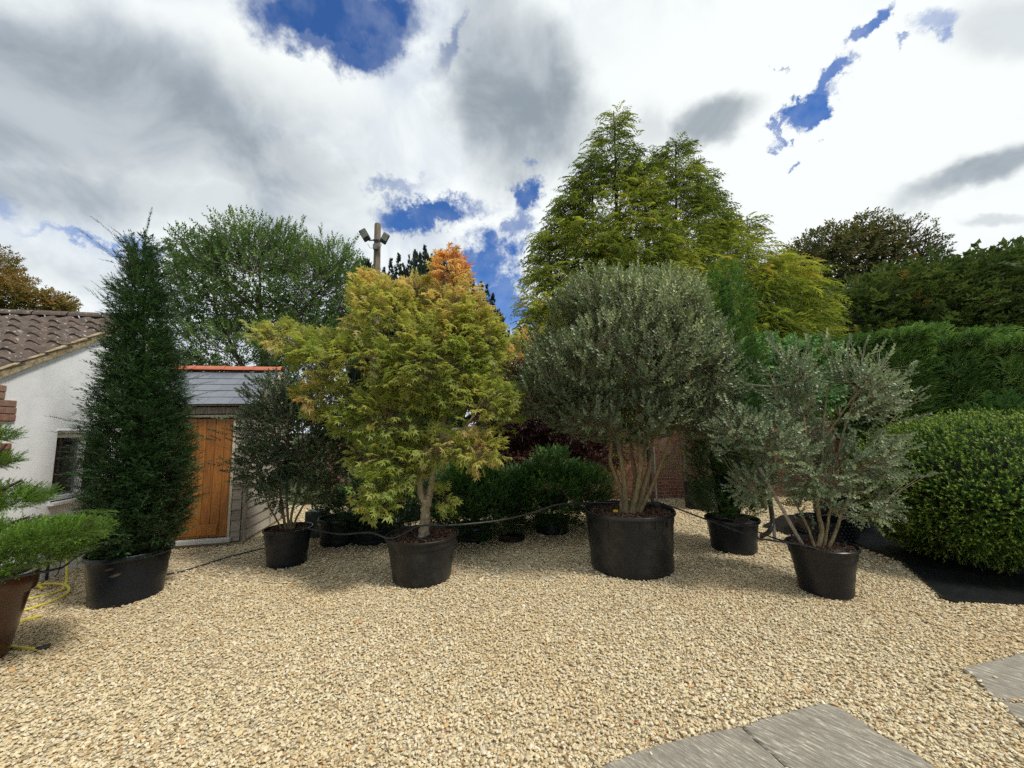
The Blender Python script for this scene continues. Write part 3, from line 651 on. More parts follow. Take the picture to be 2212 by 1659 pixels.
def named(nm, ty):
    q = ng.nodes.new('GeometryNodeInputNamedAttribute'); q.data_type = ty; q.inputs['Name'].default_value = nm; return q.outputs['Attribute']
rnd = ng.nodes.new('FunctionNodeRandomValue'); rnd.data_type = 'INT'
for s_ in rnd.inputs:
    if s_.type == 'INT' and s_.name == 'Min': s_.default_value = 0
    if s_.type == 'INT' and s_.name == 'Max': s_.default_value = 8
e2r = ng.nodes.new('FunctionNodeEulerToRotation'); ng.links.new(named('rot', 'FLOAT_VECTOR'), e2r.inputs[0])
ng.links.new(gi.outputs[0], m2p.inputs[0]); ng.links.new(m2p.outputs[0], iop.inputs['Points']); ng.links.new(ci.outputs[0], iop.inputs['Instance'])
ng.links.new([s_ for s_ in rnd.outputs if s_.type == 'INT'][0], iop.inputs['Instance Index'])
ng.links.new(e2r.outputs[0], iop.inputs['Rotation']); ng.links.new(named('size', 'FLOAT'), iop.inputs['Scale']); ng.links.new(iop.outputs[0], go.inputs[0])
gm = gv.modifiers.new('gravel', 'NODES'); gm.node_group = ng

# ---------------------------------------------------------------- white house gable
house = empty('white_house', (*HA, 0), th, label='white rendered house with brick corner and lichened tiled roof, at the left edge', cat='house')
SL = .571; YA, ZA = 1.09, 3.36; YE = -1.02; Y2 = 2 * YA - YE; XL = -6.
def zr(y): return ZA - abs(y - YA) * SL
# gable wall with window opening y 0..WY, z .88..1.70
WY0, WY1, WZ0, WZ1 = 0.0, .86, .88, 1.69
zt = lambda y: zr(y) - .02
ybr = -.60
mb = MB()
ys_ = [YE + .12, WY0, WY1, YA, Y2 - .12]
def wallpiece(pts, t=.22):   # pts (y,z) polygon -> prism between x=-t and x=0
    n_ = len(pts); V = [(0, y, z) for y, z in pts] + [(-t, y, z) for y, z in pts]
    mb.add(V, [tuple(range(n_))[::-1], tuple(n_ + i for i in range(n_))] + [(i, (i + 1) % n_, n_ + (i + 1) % n_, n_ + i) for i in range(n_)])
wallpiece([(ys_[0], -.1), (WY0, -.1), (WY0, zt(WY0)), (ys_[0], zt(ys_[0]))])
wallpiece([(WY0, -.1), (WY1, -.1), (WY1, WZ0), (WY0, WZ0)])
wallpiece([(WY0, WZ1), (WY1, WZ1), (WY1, zt(WY1)), (WY0, zt(WY0))])
wallpiece([(WY1, -.1), (ys_[4], -.1), (ys_[4], zt(ys_[4])), (YA, zt(YA)), (WY1, zt(WY1))])
mb.obj('wall', M['render_white'], house)
mb = MB(); mb.box(((XL - .22) / 2, YE + .23, 1.04), (-XL - .22, .2, 2.28)).box(((XL - .22) / 2, Y2 - .23, 1.04), (-XL - .22, .2, 2.28)).box((XL + .1, YA, 1.05), (.2, Y2 - YE - .7, 2.2))
mb.obj('side_wall', M['render_white'], house)
# brick quoin: toothed blocks of bricks at the corner, each brick a part
bh, bw = .065, .215
br_mesh = [None] * 3
for k in range(3):
    b = MB(); b.box((0, 0, 0), (.03, bw * (1, .94, 1.03)[k], bh), bev=.004); br_mesh[k] = py_mesh('brick', b.V, b.F, M['brick'])
half = MB(); half.box((0, 0, 0), (.03, .103, bh), bev=.004); half_mesh = py_mesh('brick', half.V, half.F, M['brick'])
mb = MB()
row = 0; z = .02
while z < 2.16:
    wide_ = (row // 3) % 2 == 0
    yR = -.53 if wide_ else -.66
    y = YE + .13
    mb.box((.003, (y + yR) / 2, z + .037), (.012, yR - y, .0745))
    x0 = yR
    while x0 > YE + .16:
        full = x0 - bw > YE + .1 and not (row % 2 == 1 and x0 == yR)
        wd = bw if full else .103
        o = mobj('brick', br_mesh[(row + int(x0 * 9)) % 3] if full else half_mesh, house, (.0085 + rng.uniform(-.002, .002), x0 - wd / 2, z + .037)); x0 -= wd + .01
    z += .075; row += 1
mb.obj('quoin_mortar', M['mortar'], house)
# roof deck + verge mortar + tiles
sl = math.atan(SL); cs, sn = cos(sl), sin(sl)
mb = MB()
for s_ in (-1, 1):
    Rm = np.array([[1, 0, 0], [0, cs, -s_ * sn * -1], [0, 0, 0]])
    Lr = (YA - YE) / cs + .06; ym = (YA + (YE - .05 if s_ < 0 else Y2 + .05)) / 2; ang = sl if s_ < 0 else -sl
    Rr = np.array([[1, 0, 0], [0, cos(ang), -sin(ang)], [0, sin(ang), cos(ang)]])
    mb.box((XL / 2 - .02, ym, zr(ym) + .0), (-XL - .06, Lr, .035), Rr)
mb.obj('roof_deck', M['bark_dark'], house)
mb = MB()
for s_ in (-1, 1):
    ang = sl if s_ < 0 else -sl; Rr = np.array([[1, 0, 0], [0, cos(ang), -sin(ang)], [0, sin(ang), cos(ang)]])
    seg = 14; Lr = (YA - YE) / cs + .06
    for k in range(seg):
        f = (k + .5) / seg; ym = YA + s_ * f * (YA - YE + .05)
        mb.box((.012 + rng.uniform(0, .004), ym, zr(ym) - .004), (.05, Lr / seg * 1.002, .085 + rng.uniform(-.006, .006)), Rr)
mb.obj('verge_mortar', M['verge'], house)
TW, TG = .215, .305
def tile_mesh(k):
    r = random.Random(k); nseg = 8; V = []; F = []
    prof = []
    for i in range(nseg + 1):
        f = i / nseg; zz = .052 * max(0, sin(pi * min(1, f / .62))) ** 1.0 if f < .62 else -.006 * sin(pi * (f - .62) / .38)
        prof.append((f * (TW + .012) - .006, zz))
    for (yy, lift) in ((-.02, .026 + r.uniform(0, .006)), (TG + .03, 0)):
        for (xx, zz) in prof: V.append((xx, yy, zz + lift))
    for (xx, zz) in prof: V.append((xx, -.02, zz + .006))
    n_ = nseg + 1
    for i in range(nseg): F += [(i, i + 1, n_ + i + 1, n_ + i), (2 * n_ + i, 2 * n_ + i + 1, i + 1, i)]
    return py_mesh('roof_tile', V, F, M['tile'])
tms = [tile_mesh(k) for k in range(4)]
nrow = int(((YA - YE) / cs + .04) / TG)
for rr_ in range(nrow + 1):
    s0 = (YA - YE + .06) / cs - (rr_ + 1) * TG     # distance from ridge down to tile's lower edge measured below
    for cc_ in range(20):
        dist = (YA - YE + .06) / cs - rr_ * TG       # slope distance of the lower edge from ridge
        if dist < .1: continue
        o = mobj('roof_tile', tms[(rr_ * 7 + cc_ * 3) % 4], house, (.045 - (cc_ + 1) * TW, YA - dist * cs, ZA - dist * sn + .024)); o.rotation_euler = (sl + rng.uniform(-.012, .012), 0, rng.uniform(-.012, .012))
mb = MB()
for rr_ in range(nrow + 1):
    for cc_ in range(6):
        dist = (YA - YE + .06) / cs - rr_ * TG
        if dist < .1: continue
        mb.box((.045 - (cc_ + .5) * TW * 1.6, YA + dist * cs - .12, ZA - dist * sn + .06), (TW * 1.55, TG + .04, .02), np.array([[1, 0, 0], [0, cs, sn], [0, -sn, cs]]))
mb.obj('back_slope_tiles', M['tile'], house, kind='stuff')
for k in range(13):
    b = MB(); n_ = 8
    V = []; 
    for xx in (0, .40):
        for i in range(n_ + 1):
            a_ = pi * i / n_; V.append((xx, .11 * cos(a_), .085 * sin(a_)))
    b.add(V, [(i, i + 1, n_ + 2 + i, n_ + 1 + i) for i in range(n_)]); b.obj('ridge_tile', M['tile'], house, smooth=True).location = (.04 - (k + 1) * .415, YA, ZA + .035)
# window: frame, pane, sill, hood drip
win = empty('window', (0, 0, 0), parent=house)
mb = MB(); d = -.075
for (y0, y1, z0, z1) in ((WY0, WY1, WZ1 - .055, WZ1), (WY0, WY1, WZ0, WZ0 + .06), (WY0, WY0 + .055, WZ0 + .06, WZ1 - .055), (WY1 - .055, WY1, WZ0 + .06, WZ1 - .055), (.40, .47, WZ0 + .06, WZ1 - .055)):
    mb.box((d, (y0 + y1) / 2, (z0 + z1) / 2), (.07, y1 - y0, z1 - z0), bev=.006)
mb.obj('window_frame', M['upvc'], win)
for (y0, y1) in ((.055, .40), (.47, .805)):
    mobj('pane', py_mesh('pane', [(d, y0, WZ0 + .06), (d, y1, WZ0 + .06), (d, y1, WZ1 - .055), (d, y0, WZ1 - .055)], [(0, 1, 2, 3)], M['glass']), win)
MB().box((-.02, (WY0 + WY1) / 2, WZ0 - .02), (.16, WY1 - WY0 + .06, .04), bev=.006).obj('sill', M['upvc'], win)
MB().box((.0, (WY0 + WY1) / 2, WZ1 + .035), (.035, WY1 - WY0 + .03, .022), bev=.004).obj('drip_moulding', M['render_white'], win)
mb = MB(); mb.box((-.9, .5, 1.25), (.05, 1.8, 1.5)).box((-.5, .5, .9), (.6, 1.6, .03)).obj('room_back_wall', M['dark_room'], house)
b = MB(); b.lathe([(.0, 0), (.06, .0), (.10, .04), (.13, .11), (.125, .115), (.095, .045), (0, .02)], 24, (-.28, .24, WZ0 + .06)); b.obj('bowl', M['white_pot'], None, True)
bw_ = bpy.data.objects['bowl']; bw_.location = (*HA, 0); bw_.rotation_euler = (0, 0, th); tag(bw_, 'white bowl standing on the inside sill behind the house window', 'bowl')
MB().box((-.22, .43, WZ0 + .028), (.26, .84, .03)).obj('inner_sill', M['upvc'], house)

# ---------------------------------------------------------------- timber shed with slate roof
shed = empty('garden_shed', (*SB, 0), th, label='small timber shed with slate roof, terracotta ridge and oak door, beside the white house', cat='shed')
XS = -1.62; DY = 1.9; RY, RZ = .95, 2.74; EZ = 2.10; ES = math.atan((RZ - EZ) / (RY + .10)); ec, es = cos(ES), sin(ES)
mb = MB()     # inner shell
mb.box((XS / 2 - .02, DY / 2 + .03, 1.0), (-XS - .06, DY - .1, 2.05))
mb.add([(-.05, .05, 2.02), (-.05, DY - .05, 2.02), (-.05, RY, RZ - .09), (XS, .05, 2.02), (XS, DY - .05, 2.02), (XS, RY, RZ - .09)], [(0, 1, 2), (5, 4, 3), (0, 3, 4, 1), (1, 4, 5, 2), (2, 5, 3, 0)])
mb.obj('inner_shell', M['wood_greyv'], shed)
mb = MB(); mb.box((XS / 2 + .0, DY / 2, -.02), (-XS + .03, DY + .06, .12)); mb.obj('plinth', M['plinth'], shed)
bd = {}
def board(x0, y0, x1, y1, z, h=.155, lift=.022):
    """one feather-edged weatherboard between two points, leaning out at the bottom"""
    a_ = np.array((x0, y0)); c_ = np.array((x1, y1)); d_ = c_ - a_; ln = np.linalg.norm(d_); nrm = np.array((d_[1], -d_[0])) / ln
    b_ = MB(); P = []
    for e in (a_, c_):
        P += [(*(e + nrm * .004), z + h + .015), (*(e + nrm * .010), z + h + .015), (*(e + nrm * (lift + .008 + rng.uniform(0, .003))), z), (*(e + nrm * .004), z)]
    b_.add(P, [(0, 1, 5, 4), (1, 2, 6, 5), (2, 3, 7, 6), (3, 0, 4, 7), (0, 3, 2, 1), (4, 5, 6, 7)]); b_.obj('weatherboard', M['wood_grey'], shed)
DX1 = -.20; DX0 = -1.06
for k in range(13):
    z = .055 + k * .152
    board(DX1 + .045, 0, -.035, 0, z)
    board(XS + .0, 0, DX0 - .045, 0, z)
    board(.0, .06, .0, DY / 2 - .02, z); board(.0, DY / 2 + .03, .0, DY, z)
for k in range(4):
    z = 2.03 + k * .152; wdt = max(.08, (RZ - .06 - z - .10) / (RZ - EZ) * RY)
    if z > RZ - .2: break
    board(.0, RY - wdt, .0, RY + wdt, z)
mb = MB(); mb.box((.0, .02, 1.06), (.055, .05, 2.05)); mb.obj('corner_post', M['wood_greyv'], shed)
MB().box((.012, DY / 2 + .005, 1.06), (.05, .045, 2.0)).obj('side_batten', M['wood_greyv'], shed)
# door
door = empty('door', (0, 0, 0), parent=shed)
dw = DX1 - DX0; npl = 7
for k in range(npl):
    w_ = dw / npl; MB().box((DX0 + (k + .5) * w_, .015, 1.0), (w_ - .004, .035, 1.74), bev=.003).obj('plank', M['door_wood'], door)
MB().box((DX0 + dw / 2 - .06, -.008, .235), (dw - .16, .014, .15), bev=.003).obj('kick_board', M['door_wood'], door)
MB().box((DX0 + .06, -.03, 1.0), (.025, .05, .12), bev=.005).obj('handle', M['lamp_metal'], door)
mb = MB(); mb.box((DX1 + .018, .0, 1.0), (.034, .06, 1.80), bev=.003).box((DX0 - .018, .0, 1.0), (.034, .06, 1.80), bev=.003).box((DX0 + dw / 2, .0, 1.915), (dw + .075, .06, .035), bev=.003)
mb.obj('door_frame', M['wood_pale'], shed)
MB().box((DX0 + dw / 2, -.02, .085), (dw + .13, .13, .06), bev=.006).obj('threshold', M['sill_white'], shed)
mb = MB(); mb.box((XS / 2, -.03, 2.00), (-XS + .04, .03, .10)); mb.obj('fascia', M['wood_greyv'], shed)
mb = MB(); mb.box((XS / 2, -.105, EZ - .012), (-XS + .16, .02, .05)); mb.obj('eaves_edge', M['lamp_metal'], shed)
Rf = np.array([[1, 0, 0], [0, ec, -es], [0, es, ec]]); Rb = np.array([[1, 0, 0], [0, ec, es], [0, -es, ec]])
LS = (RY + .12) / ec
mb = MB(); mb.box((XS / 2 + .03, (RY - .12) / 2, (RZ + EZ) / 2 - .02), (-XS + .1, LS, .02), Rf).box((XS / 2 + .03, RY + (RY + .12) / 2, (RZ + EZ) / 2 - .02), (-XS + .1, LS, .02), Rb); mb.obj('roof_boards', M['wood_greyv'], shed)
SW, SG = .335, .232
sl_mesh = []
for wd in (SW - .004, SW / 2 - .004):
    b = MB(); b.box((0, 0, 0), (wd, SG + .05, .007), bev=.0015); sl_mesh.append(py_mesh('slate', b.V, b.F, M['slate']))
XR = .10
for r_ in range(6):
    s_mid = r_ * SG + SG / 2
    if s_mid > LS: break
    x = XR; first = True
    while x > XS + .05:
        hf = first and r_ % 2 == 1; wd = SW / 2 if hf else SW
        pos = np.array([x - wd / 2, -.125, EZ - .005]) + Rf @ np.array([0, s_mid - .01, .010 + rng.uniform(0, .002)])
        o = mobj('slate', sl_mesh[1 if hf else 0], shed, pos); o.rotation_euler = (ES - .035, 0, rng.uniform(-.006, .006)); x -= wd; first = False
mb = MB()
for r_ in range(5):
    p = np.array([0, RY * 2 + .125, EZ - .005]); q = p + Rb @ np.array([0, -(r_ * SG + SG / 2), .012]); mb.box((XS / 2 + .05, q[1], q[2]), (-XS + .1, SG + .04, .007), Rb)
mb.obj('back_slates', M['slate'], shed, kind='stuff')
for k in range(4):
    b = MB(); V = []; n_ = 10; ln = .46
    for xx, g_ in ((0, 1.), (ln - .05, 1.), (ln - .05, 1.07), (ln, 1.07)):
        for i in range(n_ + 1):
            a_ = pi * (.12 + .76 * i / n_); V.append((xx, .13 * g_ * cos(a_), .125 * g_ * sin(a_)))
    for j in range(3): b.add([], []); b.F += [(j * (n_ + 1) + i, j * (n_ + 1) + i + 1, (j + 1) * (n_ + 1) + i + 1, (j + 1) * (n_ + 1) + i) for i in range(n_)]
    b.V += V; b.obj('ridge_tile', M['terracotta'], shed).location = (XR + .02 - (k + 1) * .452 - .0, RY, RZ - .030)
mb = MB()
for Rr, ymid in ((Rf, (RY - .12) / 2), (Rb, RY + (RY + .12) / 2)): mb.box((.115, ymid, (RZ + EZ) / 2 - .055), (.022, LS + .01, .09), Rr)
mb.obj('bargeboard', M['wood_pale'], shed)

# ---------------------------------------------------------------- brick garden wall
WX0, WX1, WYF, WH, WT = -4.3, 9.6, 9.0, 1.60, .22
gw = empty('garden_wall', (0, WYF, 0), label='old red brick garden wall with pale coping behind the potted shrubs', cat='wall')
MB().box(((WX0 + WX1) / 2, WT / 2 + .0, WH / 2 - .02), (WX1 - WX0, WT, WH + .03)).obj('mortar_core', M['mortar'], gw)
bm_full = MB().box((0, 0, 0), (.215, .03, .065), bev=.003); bm_half = MB().box((0, 0, 0), (.1025, .03, .065), bev=.003)
full_me = py_mesh('brick', bm_full.V, bm_full.F, M['brick']); half_me = py_mesh('brick', bm_half.V, bm_half.F, M['brick'])
cand = []
for r_ in range(21):
    z = .04 + r_ * .0757; x = WX0 + (0 if r_ % 2 else .1125 / 2); k = r_ % 2
    while x < WX1 - .22:
        wd = .1025 if k % 2 else .215; cand.append((x + wd / 2, z, wd)); x += wd + .01; k += 1
def vis(c): return (-.2 < c[0] < .6 and .6 < c[1] < 1.6) or (1.2 < c[0] < 4.0 and .0 < c[1] < 1.25) or (-1.6 < c[0] < -.2 and c[1] > 1.15)
pr_ = sorted(cand, key=lambda c: (not vis(c), abs(c[0] - 2.4)))[:290]; sset = set(pr_)
for (x, z, wd) in pr_: mobj('brick', full_me if wd > .2 else half_me, gw, (x, .0085 + rng.uniform(-.003, .002), z)).rotation_euler = (0, rng.normal(0, .006), 0)
mb = MB()
for (x, z, wd) in cand:
    if (x, z, wd) not in sset: mb.box((x, .0085 + rng.uniform(-.003, .002), z), (wd, .03, .065))
mb.obj('brickwork', M['brick'], gw, kind='stuff')
for k in range(23): MB().box((WX0 + .3 + k * .605, WT / 2, WH + .045), (.595, WT + .07, .06), bev=.01).obj('coping_stone', M['coping'], gw)
# thin rough grass along the wall foot
n = 5200; P = np.stack([rng.uniform(-4, 8, n), rng.uniform(8.45, 8.97, n), np.zeros(n)], 1); D = unit(np.stack([rng.normal(0, .35, n), rng.normal(0, .35, n), np.ones(n)], 1))
t = TP(); t.tri([(-.004, 0, 0), (.004, 0, 0), (0, 0, 1)]); t.tri([(-.002, .01, 0), (.006, .01, 0), (.15, .1, .8)])
V, F, A = scatter([t.get()], P, frames(D), rng.uniform(.03, .09, n), rng.random(n))
mobj('grass', np_mesh('grass', V, F, M['grass'], attrs=A), label='thin rough grass growing along the foot of the brick wall', cat='grass', kind='stuff')
#PART3
# ================================================================ PLANTS
def leaf_obj(name, parent, base, parts, mat, kind='stuff'):
    V, F, A = join(*parts) if isinstance(parts, list) else parts
    return mobj(name, np_mesh(name, V - np.array(base), F, mat, attrs=A), parent, kind=kind)
def pot(root, r0, R, h, mat, rim=.055, ribs=0, soil_z=None, chips=500, lip='band', seg=72):
    soil_z = soil_z if soil_z is not None else h - .05
    rb = R - .022; m = MB()
    fr = (h - rim) / h; rr = r0 + (rb - r0) * fr
    prof = [(0, .004), (r0 - .012, .004), (r0, .012), (r0 + .004, .03)]
    for k in range(1, 8): f = k / 8; prof.append((r0 + (rr - r0) * f + .003 * sin(k * 2.2), .03 + (h - rim - .03) * f))
    if lip == 'band': prof += [(rr, h - rim), (rr + .010, h - rim + .004), (rb + .004, h - .028), (R - .004, h - .026), (R, h - .018), (R, h - .006), (R - .006, h), (R - .016, h), (R - .022, h - .01)]
    else: prof += [(rr, h - rim), (rb, h - .045), (R - .006, h - .043), (R, h - .036), (R, h - .008), (R - .006, h), (R - .018, h), (R - .026, h - .012)]
    prof += [(rb - .012, soil_z - .01)]
    m.lathe(prof, seg); o = m.obj('plant_pot', mat, root, True)
    if ribs:
        for k in range(ribs):
            a = 2 * pi * k / ribs + .12; Rz = np.array([[cos(a), -sin(a), 0], [sin(a), cos(a), 0], [0, 0, 1]])
            MB().box(((rb + .002) * cos(a), (rb + .002) * sin(a), h - .085), (.012, .008, .085), Rz, bev=.002).obj('rib', mat, o)
    Rs = rb - .012; V = [(0, 0, soil_z + .01)]; F = []
    for j in range(1, 9):
        for k in range(40):
            a = 2 * pi * k / 40; q = Rs * j / 8; V.append((q * cos(a), q * sin(a), soil_z + .012 * (1 - j / 8) + rng.normal(0, .004)))
    F = [(0, 1 + k, 1 + (k + 1) % 40) for k in range(40)] + [(1 + j * 40 + k, 1 + j * 40 + (k + 1) % 40, 1 + (j + 1) * 40 + (k + 1) % 40, 1 + (j + 1) * 40 + k) for j in range(7) for k in range(40)]
    mobj('soil', py_mesh('soil', V, F, M['soil'], True), root)
    if chips:
        mb = MB()
        for k in range(chips):
            q = Rs * math.sqrt(rng.random()) * .98; a = rng.random() * 6.28; e = rng.normal(0, .5, 3); Rr = np.array(Matrix.Rotation(rng.random() * 6.28, 3, 'Z') @ Matrix.Rotation(e[0], 3, 'X') @ Matrix.Rotation(e[1], 3, 'Y'))
            mb.box((q * cos(a), q * sin(a), soil_z + .014 + rng.uniform(0, .008)), (rng.uniform(.015, .045), rng.uniform(.008, .02), rng.uniform(.003, .008)), Rr)
        mb.obj('bark_mulch', M['bark_chip'], root, kind='stuff')
    return o
def stem_obj(name, root, base, pts, r0, r1, mat, seg=9):
    P = smooth_path(np.array(pts, float), 7); n = len(P); r = np.linspace(r0, r1, n) * (1 + .05 * np.sin(np.arange(n) * 1.7 + rng.random() * 6)) 
    r[:3] *= np.array([1.28, 1.14, 1.05]); V, F = tube_vf(P + rng.normal(0, r0 * .07, P.shape), r, seg); m = MB(); m.add(V - np.array(base), F)
    return m.obj(name, mat, root, True), P
def grow(nodes, targets, r0, r1, sub=4, bend=.09, upk=.35):
    """connect each target to a sensible lower node; returns wood parts and new nodes"""
    nodes = np.array(nodes); targets = np.array(targets); d = np.linalg.norm(targets[:, None] - nodes[None], axis=2) + np.maximum(0, nodes[None, :, 2] - targets[:, None, 2] + .08) * 2.5
    k = d.argmin(1); P0 = nodes[k]; P1 = targets; parts = []; new = []
    prev = P0
    ctrl = P0 + (P1 - P0) * .5 + np.array([0, 0, -1]) * np.linalg.norm(P1 - P0, axis=1)[:, None] * .10 + rng.normal(0, bend, P0.shape) * np.linalg.norm(P1 - P0, axis=1)[:, None]
    for s_ in range(1, sub + 1):
        t_ = s_ / sub; Q = P0 * (1 - t_) ** 2 + 2 * ctrl * t_ * (1 - t_) + P1 * t_ * t_
        ra = r0 + (r1 - r0) * (s_ - 1) / sub; rb_ = r0 + (r1 - r0) * s_ / sub
        parts.append(wood_lines(prev, Q, ra, rb_, .03)); new.append(Q); prev = Q
    return parts, np.vstack(new), P0
def shrub_crown(root, base, stem_nodes, B, n1, n2, n3, tpls, mat, size=(.8, 1.2), up=.55, lo=.35, rough=.2, gap=.0, nscale=2.2, tintf=None, shell=1.2, name='crown', r1=.011, extra=None, outw=.6, flat=None):
    t1, _ = sample_blobs(B, n1, .25, .8, rough, nscale, 0, .5); t1 = t1[np.argsort(np.linalg.norm(t1 - stem_nodes.mean(0), axis=1))]
    p1, nd1, _ = grow(stem_nodes, t1, r1, r1 * .5); nodes = np.vstack([stem_nodes, nd1])
    t2, _ = sample_blobs(B, n2, .4, .97, rough, nscale, gap, 1.); p2, nd2, _ = grow(nodes, t2, r1 * .5, r1 * .25, 3); nodes = np.vstack([nodes, nd2])
    t3, o3 = sample_blobs(B, n3, lo, 1.03, rough, nscale, gap, shell)
    if extra is not None: t3 = np.vstack([t3, extra[0]]); o3 = np.vstack([o3, extra[1]])
    kk = []
    for i in range(0, len(t3), 1500):
        q = t3[i:i + 1500]; d = np.linalg.norm(q[:, None] - nodes[None], axis=2) + np.maximum(0, nodes[None, :, 2] - q[:, None, 2]) * 1.2; kk.append(d.argmin(1))
    k = np.concatenate(kk); src = nodes[k]; vec = t3 - src; dist = np.linalg.norm(vec, axis=1); far = dist > .05
    D = unit(unit(vec) * .5 + o3 * outw + np.array([0, 0, up]) + rng.normal(0, .28, t3.shape))
    if flat is not None: D[:, 2] *= flat; D = unit(D)
    w3 = wood_lines(src[far], t3[far], .0028, .0018, .05, True)
    tint = np.clip(rng.normal(.45, .2, len(t3)) + (vnoise(t3, 3.) - .5) * .5, 0, 1) if tintf is None else tintf(t3, o3)
    lf = scatter(tpls, t3, frames(D, roll=.5), rng.uniform(*size, len(t3)), tint)
    leaf_obj(name, root, base, [lf, w3] + p1 + p2, mat)
def bl(px, py, Y, rx, ry, rz, dy=0):
    p = at(px, py, Y); return (p[0], p[1] + dy, p[2], rx, ry, rz)

def shoots(ends, per=9, spread=.05, src=None):
    Ps = []; Os = []
    for (a, b) in ends:
        a = np.array(a); b = np.array(b); m = (a + b) / 2 + rng.normal(0, .03, 3)
        for k in range(per):
            t_ = (k + 1) / per; Ps.append(a * (1 - t_) ** 2 + 2 * m * t_ * (1 - t_) + b * t_ * t_ + rng.normal(0, spread * (1 - t_) + .006, 3)); Os.append(unit(b - a) * 1.2)
    return np.array(Ps), np.array(Os)
# ---------------------------------------------------------------- large multi-stem osmanthus in the biggest pot
TW_O = [tpl_broad(12, .14, .044, .023, 48, s) for s in range(5)]
b0 = np.array([1.373, 4.775, 0]); big = empty('potted_osmanthus', b0, label='largest potted evergreen with six bare tan stems in the widest black pot', cat='potted shrub')
pot(big, .467, .525, .662, M['pot_big'], .10, ribs=18, soil_z=.60, chips=900, lip='rim')
BS = b0 + np.array([0.02, .02, .58]); nodes = []
def S(px, py, Y=4.78): return at(px, py, Y)
for pts, r in [([BS + (-.10, 0, 0), S(1342, 1060), S(1320, 1000), S(1318, 940), S(1290, 870)], .024), ([BS + (-.06, -.03, 0), S(1350, 1050, 4.72), S(1343, 1000, 4.70), S(1334, 940, 4.7), S(1325, 850, 4.7)], .030),
               ([BS + (0.0, -.05, 0), S(1378, 1050, 4.7), S(1384, 1000, 4.66), S(1380, 950, 4.65), S(1375, 840, 4.7)], .029), ([BS + (.06, 0, 0), S(1392, 1050, 4.75), S(1405, 1000, 4.75), S(1408, 950, 4.8), S(1415, 850, 4.85)], .030),
               ([BS + (.09, -.02, 0), S(1405, 1060, 4.74), S(1425, 1010, 4.70), S(1438, 975, 4.68), S(1455, 930, 4.6), S(1490, 870, 4.6)], .021), ([BS + (0.02, .07, 0), S(1372, 1040, 4.95), S(1365, 980, 5.0), S(1358, 900, 5.05)], .026),
               ([S(1384, 1000, 4.68), S(1392, 975, 4.65), S(1410, 955, 4.6), S(1440, 900, 4.5)], .014)]:
    o, P = stem_obj('stem', big, b0, pts, r * 1.25, r * .65, M['bark_tan'], 10); nodes.append(P[len(P) // 2:])
nodes = np.vstack(nodes)
BB = [bl(1350, 790, 4.8, 1.0, 1.0, .72), bl(1375, 700, 4.85, .80, .8, .55), bl(1230, 815, 4.8, .55, .7, .52), bl(1490, 800, 4.8, .52, .7, .60), bl(1330, 905, 4.7, .78, .75, .30), bl(1300, 660, 4.9, .5, .5, .4), bl(1430, 660, 4.9, .5, .5, .4), bl(1500, 905, 4.6, .38, .4, .26), bl(1170, 860, 4.7, .32, .4, .22)]
BB = [(*b[:6],) for b in BB]
shrub_crown(big, b0, nodes, BB, 90, 420, 7200, TW_O, M['osm'], (.75, 1.2), .75, .45, .28, .22, 2.4, shell=1.6, extra=shoots([(S(px, py + 45), S(px + rng.uniform(-14, 14) + (px - 1355) * .06, py - rng.uniform(5, 32))) for px, py in zip(np.linspace(1150, 1560, 34) + rng.uniform(-8, 8, 34), 620 + 150 * (np.abs(np.linspace(-1, 1, 34)) ** 2.6) + rng.uniform(-10, 14, 34))] + [(S(1520, 900), S(1600, 930)), (S(1540, 850), S(1610, 840)), (S(1530, 880), S(1590, 880)), (S(1180, 850), S(1110, 835)), (S(1170, 880), S(1120, 905)), (S(1500, 940), S(1545, 990))], 10, .035), tintf=lambda p, o: np.clip(rng.normal(.38, .17, len(p)) + (vnoise(p, 2.2) - .5) * .4 + np.clip(p[:, 2] - 2.3, -1, 1) * .30, 0, 1))  # tint rises with height: highlights on the top leaves put into their colour
MB().box((0, 0, 0), (.055, .003, .03), bev=.001).obj('plant_tag', M['tag_yellow'], None, label='small yellow plastic tag pushed into the bark mulch of the widest pot', cat='plant tag').location = (*(gr(1330, 1107, .62)[:2]), .638)

